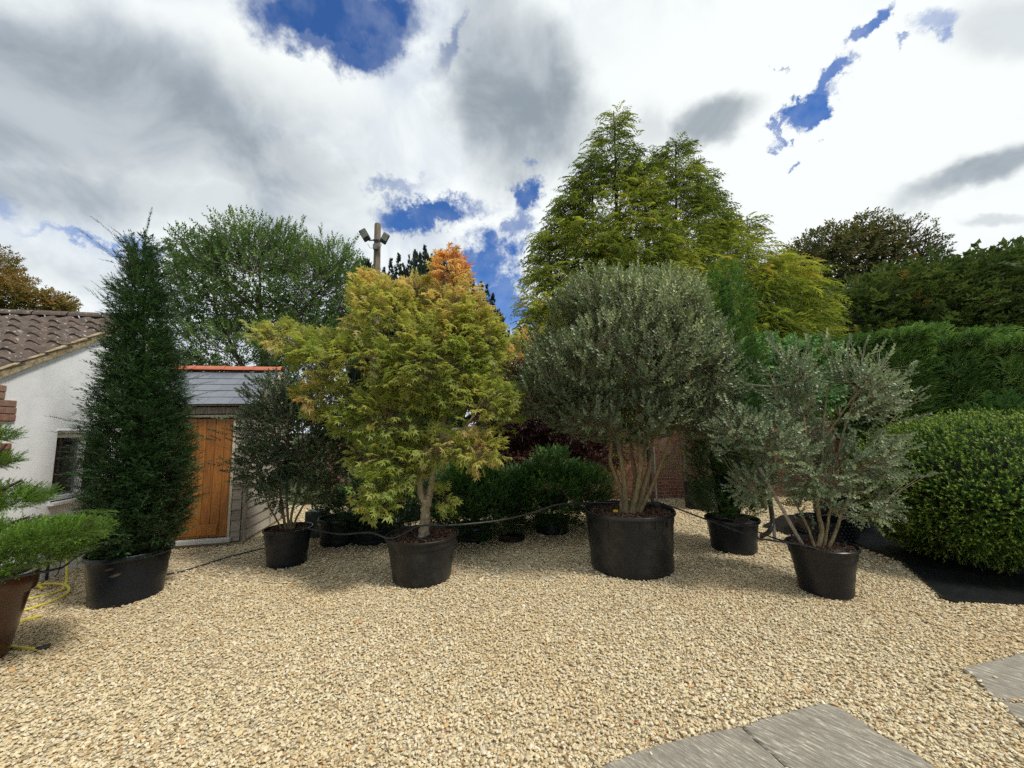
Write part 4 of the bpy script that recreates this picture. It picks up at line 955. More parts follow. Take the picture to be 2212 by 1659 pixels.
# ---------------------------------------------------------------- Japanese maple
TM = [tpl_maple(5, .10, .060, s) for s in range(6)]
m0 = np.array([-1.053, 4.55, 0]); map_ = empty('potted_maple', m0, label='yellow-green maple turning orange at its top, with pale forked trunk in a black pot', cat='potted tree')
pot(map_, .319, .414, .478, M['pot_dusty'], .10, soil_z=.43, chips=700)
ms = m0 + np.array([.02, -.08, .41]); nodes = []
T_ = lambda px, py, Y=4.47: at(px, py, Y)
f1 = T_(918, 1085)
for nm, pts, r, r1_ in [('trunk', [ms, T_(918, 1130), T_(919, 1100), T_(921, 1080)], .060, .050), ('limb', [T_(921, 1092), T_(908, 1062), T_(908, 1030), T_(900, 990), T_(880, 930)], .040, .024), ('limb', [T_(922, 1090), T_(932, 1050), T_(934, 1020), T_(945, 985), T_(955, 930), T_(960, 860)], .045, .024),
              ('limb', [T_(908, 1025), T_(870, 960), T_(800, 890), T_(725, 815), T_(660, 755), T_(600, 728)], .019, .005), ('limb', [T_(900, 985, 4.5), T_(860, 920, 4.6), T_(835, 850, 4.6), T_(820, 760, 4.6), T_(800, 660, 4.6)], .022, .007),
              ('limb', [T_(940, 985, 4.5), T_(930, 900, 4.55), T_(915, 820, 4.6), T_(905, 700, 4.6), T_(900, 620, 4.6)], .024, .007), ('limb', [T_(955, 930, 4.5), T_(975, 850, 4.6), T_(985, 750, 4.65), T_(980, 650, 4.65), T_(975, 575, 4.65)], .022, .006),
              ('limb', [T_(945, 985, 4.5), T_(1000, 930, 4.5), T_(1050, 850, 4.6), T_(1070, 760, 4.6)], .018, .006), ('limb', [T_(905, 1040, 4.45), T_(870, 1030, 4.3), T_(820, 1045, 4.2), T_(790, 1075, 4.15)], .012, .004), ('limb', [T_(935, 1010, 4.45), T_(980, 985, 4.3), T_(1030, 985, 4.25)], .012, .004)]:
    o, P = stem_obj(nm, map_, m0, pts, r, r1_, M['bark_pale'] if r > .03 else M['bark_tan'], 10)
    if r < .03 or nm == 'limb': nodes.append(P[len(P) // 3:])
nodes = np.vstack(nodes)
MBl = [bl(925, 790, 4.6, .78, .72, .60), bl(855, 705, 4.65, .58, .55, .48), bl(980, 700, 4.65, .40, .45, .44), bl(972, 592, 4.65, .15, .2, .24), bl(1000, 625, 4.65, .18, .2, .22), bl(900, 645, 4.65, .24, .3, .20), bl(800, 640, 4.65, .24, .3, .22), bl(1030, 735, 4.6, .30, .35, .30), bl(770, 790, 4.6, .52, .55, .34), bl(690, 770, 4.55, .30, .35, .20), bl(630, 735, 4.5, .22, .25, .12), bl(568, 722, 4.5, .12, .15, .06), bl(595, 712, 4.5, .06, .1, .05),
       bl(1020, 880, 4.5, .52, .5, .40), bl(860, 900, 4.5, .68, .5, .30), bl(700, 850, 4.5, .26, .3, .22), bl(835, 985, 4.3, .38, .3, .16), bl(960, 965, 4.2, .36, .28, .14), bl(805, 1045, 4.15, .25, .25, .15), bl(1035, 975, 4.3, .24, .25, .16), bl(860, 1030, 4.3, .26, .22, .20), bl(815, 1090, 4.15, .20, .2, .07), bl(962, 1075, 4.35, .07, .08, .08)]
def mtint(p, o):
    hgt_ = np.clip((p[:, 2] - 2.35) / 1.3, 0, 1); rt = np.clip((p[:, 0] + 1.75) / 1.0, 0, 1)
    b = .22 + .14 * hgt_ + .52 * hgt_ ** 1.5 * rt; pk = np.clip((vnoise(p, 2.6) - .62) * 3., 0, 1) * .40
    return np.clip(b + pk + rng.normal(0, .09, len(p)) + (vnoise(p, 4.) - .5) * .22, 0, 1)
shrub_crown(map_, m0, nodes, MBl, 110, 380, 4700, TM, M['maple'], (.7, 1.15), .12, .30, .34, .44, 3.0, tintf=mtint, shell=1.0, outw=.8, r1=.009)
# ties round the trunk
for k in range(3):
    mb = MB(); pts = [(ms[0] - m0[0] + (.07 + .01 * k) * cos(a), ms[1] - m0[1] + (.07 + .01 * k) * sin(a), .462 + .008 * sin(a * 2 + k) + .008 * k) for a in np.linspace(0, 2 * pi, 24)]
    mb.tube(pts, .0035, 6).obj('tie', M['cable_black'], map_, True)

# ---------------------------------------------------------------- right and left osmanthus
TW_G = [tpl_broad(12, .15, .038, .026, 52, s + 20) for s in range(5)]
r0_ = np.array([3.038, 3.984, 0]); ro = empty('potted_osmanthus', r0_, label='open grey-green leggy shrub with long pale shoots in the right-hand black pot', cat='potted shrub')
pot(ro, .215, .300, .452, M['pot_right'], .11, soil_z=.41, chips=500)
RS = r0_ + np.array([.0, .0, .38]); nodes = []; U = lambda px, py, Y=4.0: at(px, py, Y)
for pts, r in [([RS + (-.05, 0, 0), U(1775, 1150), U(1770, 1120), U(1765, 1090), U(1750, 1000), U(1735, 900)], .024), ([RS + (-.07, -.02, 0), U(1745, 1140), U(1725, 1100), U(1700, 1050), U(1670, 980)], .013), ([RS + (.04, -.02, 0), U(1805, 1150), U(1818, 1110), U(1835, 1070), U(1850, 1000)], .018),
               ([RS + (.02, 0, 0), U(1790, 1120), U(1800, 1060), U(1815, 960), U(1845, 860), U(1860, 800)], .013), ([U(1765, 1090), U(1775, 1000), U(1780, 900, 4.1), U(1790, 830, 4.1)], .014), ([U(1750, 1000), U(1800, 920, 4.0), U(1850, 850, 3.95), U(1900, 800, 3.9)], .011),
               ([U(1850, 1000), U(1900, 940), U(1950, 880, 3.95)], .008), ([U(1735, 950), U(1690, 880), U(1660, 800)], .009)]:
    o, P = stem_obj('stem', ro, r0_, pts, r, r * .5, M['bark_tan'], 8); nodes.append(P[len(P) // 3:])
nodes = np.vstack(nodes)
stake = MB(); stake.tube([RS + (-.12, .02, -.05) - r0_, U(1690, 1100, 3.98) - r0_, U(1640, 1010, 3.98) - r0_], .016, 8).obj('stake', M['wood_greyv'], ro)
BR = [bl(1765, 1020, 4.05, .46, .45, .32), bl(1740, 900, 4.1, .42, .42, .36), bl(1840, 860, 4.0, .28, .35, .30), bl(1690, 830, 4.1, .24, .3, .26), bl(1840, 990, 3.95, .34, .36, .22), bl(1660, 970, 4.0, .34, .35, .28), bl(1800, 1075, 3.95, .36, .35, .20), bl(1600, 930, 4.0, .22, .2, .16), bl(1870, 1090, 3.9, .2, .2, .12), bl(1640, 1050, 4.0, .22, .25, .14)]
sh = [(U(1850, 880), U(1985, 845, 3.9)), (U(1860, 860), U(1965, 790, 3.9)), (U(1840, 820), U(1900, 755, 4.)), (U(1830, 790), U(1838, 745, 4.1)), (U(1880, 940), U(1970, 905, 3.8)), (U(1870, 1030), U(2000, 1030, 3.8)), (U(1870, 990), U(1975, 965, 3.8)), (U(1880, 960), U(1960, 940)), (U(1700, 780), U(1665, 735, 4.2)),
      (U(1650, 930), U(1560, 870, 3.9)), (U(1640, 960), U(1545, 945, 3.9)), (U(1650, 1000), U(1560, 985, 3.9)), (U(1740, 800), U(1745, 745, 4.1)), (U(1860, 1070), U(1920, 1060, 3.8)), (U(1660, 1040), U(1600, 1020, 4.)), (U(1860, 830), U(1950, 815, 3.9)), (U(1780, 780), U(1790, 740, 4.1)), (U(1800, 860), U(1870, 745, 4.1)), (U(1760, 860), U(1720, 740, 4.1)), (U(1830, 900), U(1940, 850, 4.1)), (U(1830, 930), U(1985, 870, 4.0)), (U(1690, 900), U(1610, 830, 4.)), (U(1700, 860), U(1630, 790, 4.)), (U(1690, 980), U(1590, 960, 4.)), (U(1830, 1000), U(1945, 1000, 4.)), (U(1790, 850), U(1815, 765, 4.0)), (U(1740, 840), U(1690, 760, 4.)), (U(1830, 850), U(1925, 770, 4.))]
shrub_crown(ro, r0_, nodes, BR, 60, 230, 1700, TW_G, M['osm_grey'], (.6, 1.0), .35, .2, .3, .55, 3., shell=.6, extra=shoots(sh, 10), outw=.9)
l0_ = np.array([-2.892, 5.091, 0]); lo_ = empty('potted_osmanthus', l0_, label='loose dark-leaved shrub in the smallest black pot, beside the shed corner', cat='potted shrub')
pot(lo_, .222, .287, .443, M['pot_clean'], .10, soil_z=.40, chips=400)
LS_ = l0_ + np.array([0, 0, .37]); nodes = []; W_ = lambda px, py, Y=5.1: at(px, py, Y)
for pts, r in [([LS_ + (-.03, 0, 0), W_(612, 1110), W_(605, 1060), W_(600, 980), W_(590, 900)], .018), ([LS_ + (.03, 0, 0), W_(630, 1110), W_(640, 1070), W_(650, 1000), W_(655, 920)], .018), ([LS_ + (.05, 0, 0), W_(640, 1120), W_(658, 1085), W_(668, 1040), W_(690, 960)], .016), ([LS_ + (-.06, 0, 0), W_(596, 1120), W_(580, 1090), W_(560, 1030)], .012), ([LS_ + (0, .02, 0), W_(620, 1080), W_(622, 1000), W_(625, 900), W_(640, 850)], .016)]:
    o, P = stem_obj('stem', lo_, l0_, pts, r, r * .5, M['bark_tan'], 8); nodes.append(P[len(P) // 3:])
nodes = np.vstack(nodes)
BLb = [bl(640, 930, 5.2, .62, .55, .52), bl(600, 870, 5.2, .34, .4, .32), bl(690, 880, 5.3, .42, .4, .38), bl(700, 990, 5.3, .42, .45, .40), bl(580, 1010, 5.1, .32, .35, .34), bl(640, 1060, 5.1, .42, .4, .18), bl(735, 960, 5.4, .3, .3, .4)]
sh = [(W_(590, 880), W_(490, 905, 5.0)), (W_(580, 860), W_(520, 850)), (W_(590, 840), W_(545, 825)), (W_(600, 960), W_(440, 950, 4.9)), (W_(590, 940), W_(470, 935, 4.9)), (W_(590, 1010), W_(480, 1005, 4.9)), (W_(600, 830), W_(580, 815)), (W_(620, 830), W_(625, 800)), (W_(570, 990), W_(500, 1020, 5.)), (W_(650, 860), W_(640, 815, 5.2)), (W_(680, 860), W_(690, 825, 5.3))]
shrub_crown(lo_, l0_, nodes, BLb, 70, 260, 3300, TW_G, M['osm_dark'], (.65, 1.05), .4, .2, .22, .25, 3., shell=.6, extra=shoots(sh, 10, .04), outw=.8)

# ---------------------------------------------------------------- yew columns
TY = [tpl_yew(.16, 3, 9, .030, .0058, s, up=.1) for s in range(5)]
TYc = [tpl_yew(.17, 2, 5, .045, .010, s + 200, up=.1) for s in range(5)]
def cone_points(base, prof, n, lo=.62, hi=1.04, rough=.12, squash=1., nscale=3.):
    """prof: list of (z, radius, xoff)"""
    zs = [p[0] for p in prof]; rs = [p[1] for p in prof]; xo = [p[2] for p in prof]; P = []; O = []; got = 0
    while got < n:
        m = n * 2; z = rng.uniform(zs[0], zs[-1], m); r = np.interp(z, zs, rs); a = rng.uniform(0, 2 * pi, m); ok = rng.random(m) < r / max(rs)
        z, r, a = z[ok], r[ok], a[ok]; f = lo + (hi - lo) * rng.random(len(z)) ** .55
        q = np.stack([np.cos(a), np.sin(a), z], 1); f = f * (1 + rough * 2 * (vnoise(q * [2, 2, 1.3] + 5, nscale) - .5))
        p = np.stack([base[0] + np.interp(z, zs, xo) + r * f * np.cos(a), base[1] + r * f * np.sin(a) * squash, z], 1)
        P.append(p); O.append(np.stack([np.cos(a), np.sin(a), np.zeros(len(z))], 1)); got += len(z)
    return np.vstack(P)[:n], np.vstack(O)[:n]
def core_mesh(root, base, prof, k, mat, name='dark_core', seg=20):  # solid dark hull standing in for the shade deep in a crown
    m = MB(); V = []; nz = 14; zs = np.linspace(prof[0][0] + .02, prof[-1][0] - .12, nz)
    for i, z in enumerate(zs):
        r = np.interp(z, [p[0] for p in prof], [p[1] for p in prof]) * k; x = np.interp(z, [p[0] for p in prof], [p[2] for p in prof])
        for j in range(seg):
            a = 2 * pi * j / seg; q = r * (1 + rng.uniform(-.18, .18)); V.append((x + q * cos(a), q * sin(a), z))
    F = [(i * seg + j, i * seg + (j + 1) % seg, (i + 1) * seg + (j + 1) % seg, (i + 1) * seg + j) for i in range(nz - 1) for j in range(seg)]
    V.append((np.interp(zs[-1], [p[0] for p in prof], [p[2] for p in prof]), 0, prof[-1][0] - .05)); F += [((nz - 1) * seg + j, (nz - 1) * seg + (j + 1) % seg, len(V) - 1) for j in range(seg)]
    m.add(V, F).obj(name, mat, root)
M['core'] = surf('dark_core_shade', [(0, (.004, .008, .004)), (1, (.018, .026, .012))], 30, .95, .8, .03)  # near-black filler colour: the shade inside dense crowns is painted
y0 = np.array([-3.988, 4.157, 0]); yw = empty('potted_yew', y0, label='tall dark green yew column with wispy top, left of the shed door', cat='potted tree')
pot(yw, .28, .349, .475, M['pot_yew'], .03, soil_z=.42, chips=0, lip='rim')
stem_obj('trunk', yw, y0, [y0 + (0, 0, .40), y0 + (0, 0, 1.5), y0 + (-.1, 0, 3.2)], .035, .012, M['bark_dark'], 8)
prof = [(.42, .22, .03), (.6, .33, .06), (.9, .37, .07), (1.3, .36, .03), (1.8, .33, -.01), (2.2, .28, -.04), (2.6, .21, -.08), (3.1, .14, -.13), (3.45, .10, -.16), (3.75, .06, -.18)]
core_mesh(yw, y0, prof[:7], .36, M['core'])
P, O = cone_points(y0, prof, 5600, .45, 1.08, .2); Pi, Oi = cone_points(y0, prof, 900, .15, .5, .1)
D = unit(O * .8 + np.array([0, 0, .45]) + rng.normal(0, .38, O.shape)); D[P[:, 2] > 3.3] = unit(D[P[:, 2] > 3.3] + (0, 0, .9))
# long wispy shoots
sp = []; sd_ = []
for k in range(100):
    top = k < 56
    z = rng.uniform(2.7, 3.7) if top else rng.uniform(.9, 3.0); a = rng.uniform(0, 2 * pi) if top else rng.choice([rng.normal(pi, .7), rng.normal(0, .7), rng.uniform(0, 6.28)], p=[.5, .3, .2])
    r = np.interp(z, [p[0] for p in prof], [p[1] for p in prof]); xo = np.interp(z, [p[0] for p in prof], [p[2] for p in prof]); ln = rng.uniform(.22, .50) if top else rng.uniform(.15, .34)
    o = y0 + (xo + r * .8 * cos(a), r * .8 * sin(a), z); dd = unit(np.array((cos(a) * (.55 if top else 1), sin(a) * (.55 if top else 1), rng.uniform(.9, 1.6) if top else rng.uniform(.25, .7))))
    nn_ = int(ln / .035) + 2
    for j in range(nn_):
        f = j / nn_; sp.append(o + dd * ln * f + np.array((cos(a), sin(a), 0)) * .10 * f * f * ln * 4); sd_.append(unit(dd + np.array((cos(a), sin(a), 0)) * .5 * f + rng.normal(0, .16, 3)))
sp = np.array(sp); sd_ = np.array(sd_)
TYs = [tpl_yew(.075, 0, 6, .026, .0048, s + 30, up=.2) for s in range(3)]
tin = np.clip(rng.normal(.35, .2, len(P)) + (vnoise(P, 2.) - .5) * .5, 0, 1)
leaf_obj('crown', yw, y0, [scatter(TYc, Pi, frames(unit(Oi + np.array([0, 0, .4]) + rng.normal(0, .5, Oi.shape))), rng.uniform(1.1, 1.6, len(Pi)), rng.uniform(0, .5, len(Pi))), scatter(TY, P, frames(D), rng.uniform(.75, 1.25, len(P)), tin), scatter(TYs, sp, frames(sd_), rng.uniform(.9, 1.2, len(sp)), rng.uniform(.3, .9, len(sp)))], M['yew'])

b2 = np.array([2.901, 5.324, 0]); by = empty('potted_yew', b2, label='dark yew column behind and right of the widest pot, a pipe crossing its pot', cat='potted tree')
pot(by, .266, .331, .408, M['pot_clean'], .03, soil_z=.36, chips=0, lip='rim')
stem_obj('trunk', by, b2, [b2 + (0, 0, .34), b2 + (0, 0, 1.5), b2 + (.05, 0, 3.0)], .035, .012, M['bark_dark'], 8)
prof2 = [(.40, .24, -.02), (.6, .35, -.03), (1.0, .40, -.02), (1.6, .41, .02), (2.2, .38, .06), (2.8, .32, .10), (3.3, .24, .14), (3.80, .10, .20)]
core_mesh(by, b2, prof2, .45, M['core'])
P, O = cone_points(b2, prof2, 2700, .6, 1.04, .12); D = unit(O * .8 + np.array([0, 0, .55]) + rng.normal(0, .22, O.shape))
hz = np.clip((P[:, 2] - 1.2) / 2, 0, 1); leaf_obj('crown', by, b2, scatter(TYc, P, frames(D), rng.uniform(.85, 1.3, len(P)), np.clip(rng.normal(.3, .15, len(P)) + .55 * hz, 0, 1)), M['bush'])

# ---------------------------------------------------------------- cloud-pruned yew in a brown pot, left edge
c0 = np.array([-4.03, 3.02, 0]); cp = empty('potted_cloud_yew', c0, label='bright green cloud-pruned yew in a glossy brown pot at the left edge', cat='potted tree')
m = MB(); m.lathe([(0, .004), (.17, .004), (.19, .02), (.225, .22), (.262, .43), (.270, .47), (.292, .475), (.300, .50), (.306, .60), (.300, .615), (.262, .615), (.255, .60), (.25, .54)], 72); m.obj('plant_pot', M['brown_glaze'], cp, True)
mb = MB(); mb.lathe([(0, .545), (.25, .55)], 32); mb.obj('soil', M['soil'], cp)
stem_obj('trunk', cp, c0, [c0 + (0, 0, .5), c0 + (-.05, 0, .9), c0 + (-.1, .02, 1.4), c0 + (-.2, .02, 1.9)], .04, .015, M['bark_dark'], 8)
for e in [(c0[0] + .35, 3.0, 1.05), (c0[0] + .2, 3.05, 1.32), (c0[0] + .05, 3.05, 1.6)]: stem_obj('branch', cp, c0, [c0 + (-.05, 0, e[2] - .15), np.array(e)], .018, .008, M['bark_dark'], 7)
TYb = [tpl_yew(.095, 2, 7, .022, .0052, s + 50, up=.45) for s in range(4)]
for pad in ([bl(25, 1170, 2.95, .48, .38, .085), bl(125, 1155, 2.85, .24, .24, .055), bl(0, 1205, 2.9, .46, .34, .07)], [bl(-30, 1078, 3.1, .32, .32, .075), bl(30, 1086, 3.05, .17, .18, .04)], [bl(-50, 1000, 3.1, .20, .22, .03)], [bl(-50, 945, 3.1, .19, .2, .045)]):
    P, O = sample_blobs(pad, 3600 if len(pad) == 3 else (900 if len(pad) == 2 else 350), .55, 1.05, .12, 4., 0, 2.)
    D = unit(O * [1.2, 1.2, .5] + np.array([.25, 0, .55]) + rng.normal(0, .25, O.shape)); tin = np.clip(rng.normal(.55, .2, len(P)) + (vnoise(P, 5.) - .5) * .5 + O[:, 2] * .12, 0, 1)
    leaf_obj('foliage_pad', cp, c0, scatter(TYb, P, frames(D), rng.uniform(.55, 1.0, len(P)), tin), M['yew_bright'])
sp = []; sd_ = []      # pale shoots reaching right
for k in range(16):
    o = at(rng.uniform(150, 205), rng.uniform(1095, 1160), 2.8); ln = rng.uniform(.10, .22)
    for j in range(6): f = j / 6; sp.append(o + np.array((1, -.1, .22)) * ln * f + (0, 0, -.05 * f * f)); sd_.append(unit(np.array((1, 0, .3 - .4 * f)) + rng.normal(0, .12, 3)))
leaf_obj('shoot', cp, c0, scatter([tpl_yew(.05, 0, 6, .018, .0022, s, up=.3) for s in range(3)], np.array(sp), frames(np.array(sd_)), rng.uniform(.8, 1.2, len(sp)), rng.uniform(.75, 1, len(sp))), M['yew_bright'])

# ---------------------------------------------------------------- clipped spruce dome, right edge
d0_ = np.array([5.65, 4.75, 0]); dm = empty('potted_spruce_dome', d0_, label='wide clipped conifer dome with lime-green tips in a low black tub, at the right edge', cat='shrub')
pot(dm, .66, .72, .26, M['pot_clean'], .05, soil_z=.22, chips=0, lip='rim', seg=80)
TS = [tpl_spruce(.10, 13, .024, .0058, s) for s in range(5)]
DB = [(5.60, 4.72, .82, 1.27, 1.16, .82)]
P, O = sample_blobs(DB, 16000, .84, 1.04, .08, 3., 0, 1.); k_ = (P[:, 1] < 5.25) & (P[:, 2] > .13); P, O = P[k_], O[k_]
D = unit(O * .8 + np.array([0, 0, .35]) + rng.normal(0, .35, O.shape)); tin = np.clip(rng.normal(.42, .18, len(P)) + (vnoise(P, 3.) - .5) * .5, 0, 1)
mb = MB(); V = []; F = []
ns, nr_ = 36, 16
for i in range(nr_ + 1):
    for j in range(ns):
        a = 2 * pi * j / ns; b = -pi / 2 + pi * i / nr_; q = .80 + rng.uniform(-.02, .02); V.append((1.22 * q * cos(a) * cos(b), 1.10 * q * sin(a) * cos(b), .84 + .78 * q * sin(b)))
F = [(i * ns + j, i * ns + (j + 1) % ns, (i + 1) * ns + (j + 1) % ns, (i + 1) * ns + j) for i in range(nr_) for j in range(ns)]
mb.add(V, F).obj('dark_core', M['core'], dm)  # dark filler dome, painted shade behind the needles
leaf_obj('crown', dm, d0_, scatter(TS, P, frames(D, roll=1.), rng.uniform(.8, 1.35, len(P)), tin), M['spruce'])

# ---------------------------------------------------------------- low yews behind, with their pots
def low_yew(loc, B, n, label, potr=None, mat='bush', size=(.9, 1.35), cat='shrub', n_up=.55):
    loc = np.array(loc, float); r = empty('potted_low_yew', loc, label=label, cat=cat)
    if potr: pot(r, potr * .7, potr * .8, .22, M['pot_clean'], .03, chips=0, lip='rim', seg=48)
    stem_obj('trunk', r, loc, [loc + (0, 0, .05), loc + (0, 0, .3), loc + (0, 0, B[0][2])], .03, .015, M['bark_dark'], 7)
    P, O = sample_blobs(B, n, .6, 1.08, .28, 3.2, 0, 1.8); k_ = P[:, 2] > .08; P, O = P[k_], O[k_]; D = unit(O * [.9, .9, .5] + np.array([0, 0, n_up]) + rng.normal(0, .25, O.shape))
    tin = np.clip(rng.normal(.4, .2, len(P)) + (vnoise(P, 3.) - .5) * .6 + O[:, 2] * .15, 0, 1)
    b = B[0]; mb = MB(); V = []
    for i in range(13):
        for j in range(24):
            a = 2 * pi * j / 24; c_ = -pi / 2 + pi * i / 12; q = .34 + rng.uniform(-.05, .05); V.append((b[0] - loc[0] + b[3] * q * cos(a) * cos(c_), b[1] - loc[1] + b[4] * q * sin(a) * cos(c_), b[2] + b[5] * q * sin(c_)))
    mb.add(V, [(i * 24 + j, i * 24 + (j + 1) % 24, (i + 1) * 24 + (j + 1) % 24, (i + 1) * 24 + j) for i in range(12) for j in range(24)]).obj('dark_core', M['core'], r)  # dark filler ellipsoid painting the shade within the shrub
    leaf_obj('crown', r, loc, scatter(TYc, P, frames(D), rng.uniform(*size, len(P)), tin), M[mat])
low_yew((.60, 6.35, 0), [(.62, 6.4, .50, .72, .55, .46), (.62, 6.4, .92, .34, .3, .26), (1.1, 6.45, .6, .46, .38, .30), (.1, 6.4, .58, .46, .38, .30)], 2800, 'mid green spreading yew in front of the brick wall, left of the widest pot', .36)
low_yew((-.62, 6.0, 0), [(-.58, 6.0, .46, .66, .48, .48), (-.75, 6.0, .78, .38, .3, .28)], 2200, 'rounded dark yew right behind the maple pot', .34)
low_yew((-2.15, 6.1, 0), [(-2.15, 6.15, .40, .80, .48, .40), (-1.6, 6.1, .40, .5, .4, .40)], 1500, 'low dark yew in deep shade left behind the maple pot', .5, 'yew')
low_yew((-2.0, 7.4, 0), [(-2.0, 7.4, 1.05, .75, .5, .85), (-2.5, 7.3, .9, .4, .4, .6)], 1200, 'dark shrub in shade between the shed and the maple crown', .36, 'yew')

# purple maple against the wall
pm0 = np.array([1.25, 7.9, 0]); pm = empty('purple_maple', pm0, label='dark purple-leaved maple standing in front of the brick wall', cat='tree')
stem_obj('trunk', pm, pm0, [pm0, pm0 + (.05, 0, .5), pm0 + (-.05, 0, 1.1), pm0 + (-.1, 0, 1.6)], .06, .04, M['bark_dark'], 9)
nodes = []
for e in [(-1.2, 0, 1.7), (1., .1, 1.5), (-.5, -.2, 2.2), (.5, 0, 2.1), (-.9, .2, 1.3), (.9, -.2, 1.2)]: o, P = stem_obj('limb', pm, pm0, [pm0 + (0, 0, 1.0), pm0 + np.array(e) * [.5, .5, .85], pm0 + np.array(e)], .025, .01, M['bark_dark'], 7); nodes.append(P[5:])
nodes = np.vstack(nodes)
PB = [bl(1150, 900, 7.6, .95, .7, .55), bl(1110, 920, 7.5, .6, .5, .35), bl(1240, 930, 7.7, .8, .6, .38), bl(1160, 830, 7.8, .7, .6, .4), bl(1120, 985, 7.5, .5, .4, .12), bl(1290, 985, 7.7, .5, .4, .18)]
shrub_crown(pm, pm0, nodes, PB, 50, 160, 3000, [tpl_broad(9, .16, .075, .022, 65, s + 70) for s in range(3)], M['maple_red'], (.9, 1.3), .05, .3, .2, .15, 2.5, shell=.8, r1=.012, outw=1.)
om0 = np.array([.30, 8.3, 0]); om = empty('small_maple', om0, label='small green and orange-tinted maple between the large maple and the grey-green evergreen', cat='tree')
stem_obj('trunk', om, om0, [om0, om0 + (0, 0, 1.2), om0 + (.05, 0, 2.2)], .05, .03, M['bark_dark'], 8); nodes = np.array([om0 + (0, 0, z) for z in np.linspace(1.5, 2.4, 8)])
shrub_crown(om, om0, nodes, [bl(1120, 790, 8.2, .55, .5, .55), bl(1110, 840, 8.1, .6, .5, .35), bl(1140, 745, 8.3, .3, .3, .3)], 30, 90, 600, [tpl_maple(6, .15, .06, s + 90) for s in range(3)], M['maple'], (.9, 1.3), .1, .3, .3, .2, 2.5, shell=.8, outw=1., tintf=lambda p, o: np.clip(rng.normal(.35, .2, len(p)) + (vnoise(p, 3.) - .5) * .9, 0, 1))
#PART4
# ================================================================ HEDGES AND TREES BEYOND
# row of feathery cypress hedge plants
TH = [tpl_frond(.36, 6, s, .22, .34) for s in range(4)]
HL = ['cypress hedge plant nearest the tall conifer, first of the row from the left', 'second cypress hedge plant from the left in the feathery row', 'third cypress hedge plant from the left, above the clipped dome', 'cypress hedge plant at the right edge of the picture, last of the row']
for k, (px, top, Y, rx, ry) in enumerate([(1840, 748, 8.7, .38, .44), (1957, 732, 8.0, .40, .42), (2092, 742, 7.2, .32, .33), (2215, 748, 6.5, .33, .33)]):
    tp = at(px, top, Y); b = np.array([tp[0], Y, 0]); h = empty('hedge_cypress', b, label=HL[k], cat='hedge', group='cypress hedge plants in a row behind the clipped dome')
    stem_obj('trunk', h, b, [b, b + (0, 0, tp[2] * .5), b + (0, 0, tp[2] * .9)], .06, .02, M['bark_dark'], 7)
    zt_ = tp[2]; n = 3300; z = rng.uniform(.3, zt_, n); a = rng.uniform(pi * .60, pi * 2.05, n); f = rng.uniform(.78, 1.04, n) + (vnoise(np.stack([np.cos(a) * 2, z, a], 1), 2.5) - .5) * .40
    tf = np.clip((zt_ - z) / .5, .25, 1) ** .5; tope = rng.random(n) < .16
    x = b[0] + rx * np.sign(np.cos(a)) * np.abs(np.cos(a)) ** .9 * f * tf; y = Y + ry * np.sin(a) * f * tf; P = np.stack([x, y, z], 1); P[tope, 2] = zt_ - rng.uniform(0, .12, tope.sum()); P[tope, 0] = b[0] + rng.uniform(-rx, rx, tope.sum()) * .95; P[tope, 1] = Y + rng.uniform(-ry, ry, tope.sum())
    O = np.stack([np.cos(a), np.sin(a), np.zeros(n)], 1); D = unit(O * .40 + np.array([.70, -.15, .60]) + rng.normal(0, .2, P.shape)); D[tope] = unit(np.array([.4, -.1, 1.]) + rng.normal(0, .25, (tope.sum(), 3)))
    mb = MB(); mb.box((0, .05, zt_ * .5 - .1), (rx * 1.25, ry * 1.2, zt_ - .35)); mb.obj('dark_core', M['core'], h)  # dark filler box, shade inside the hedge plant put into colour
    leaf_obj('crown', h, b, scatter(TH, P, frames(D, roll=.8), rng.uniform(.5, 1.1, n), np.clip(rng.normal((.34, .50, .38, .52)[k], .18, n) + (z - zt_ + .8).clip(0, .8) * .3 + (vnoise(P, 1.6) - .5) * .5, 0, 1)), M['hedge'])
# hedge shrub seen between the dome and the right edge
low_yew((9.6, 7.6, 0), [(8.4, 6.3, 1.35, .8, .6, .6)], 1100, 'small rounded evergreen peeping over the dome at the right edge', None, 'bush')

# climber with large light leaves behind the grey-green shrub
v0 = np.array([4.9, 7.8, 0]); vn = empty('light_leaved_shrub', v0, label='light green large-leaved shrub behind the open grey-green potted shrub', cat='shrub')
stem_obj('trunk', vn, v0, [v0, v0 + (0, 0, 1.3), v0 + (.1, 0, 2.2)], .05, .02, M['bark_dark'], 7); nodes = np.array([v0 + (0, 0, z) for z in np.linspace(1., 2.5, 10)])
shrub_crown(vn, v0, nodes, [bl(1660, 790, 7.8, .85, .5, .55), bl(1700, 850, 7.7, .9, .5, .5), bl(1640, 850, 7.8, .6, .5, .5), bl(1740, 770, 7.8, .5, .4, .3)], 40, 120, 1500, [tpl_broad(7, .16, .075, .065, 60, s + 5) for s in range(3)], M['vine'], (.8, 1.2), .3, .3, .3, .2, 2., shell=1., outw=1.)

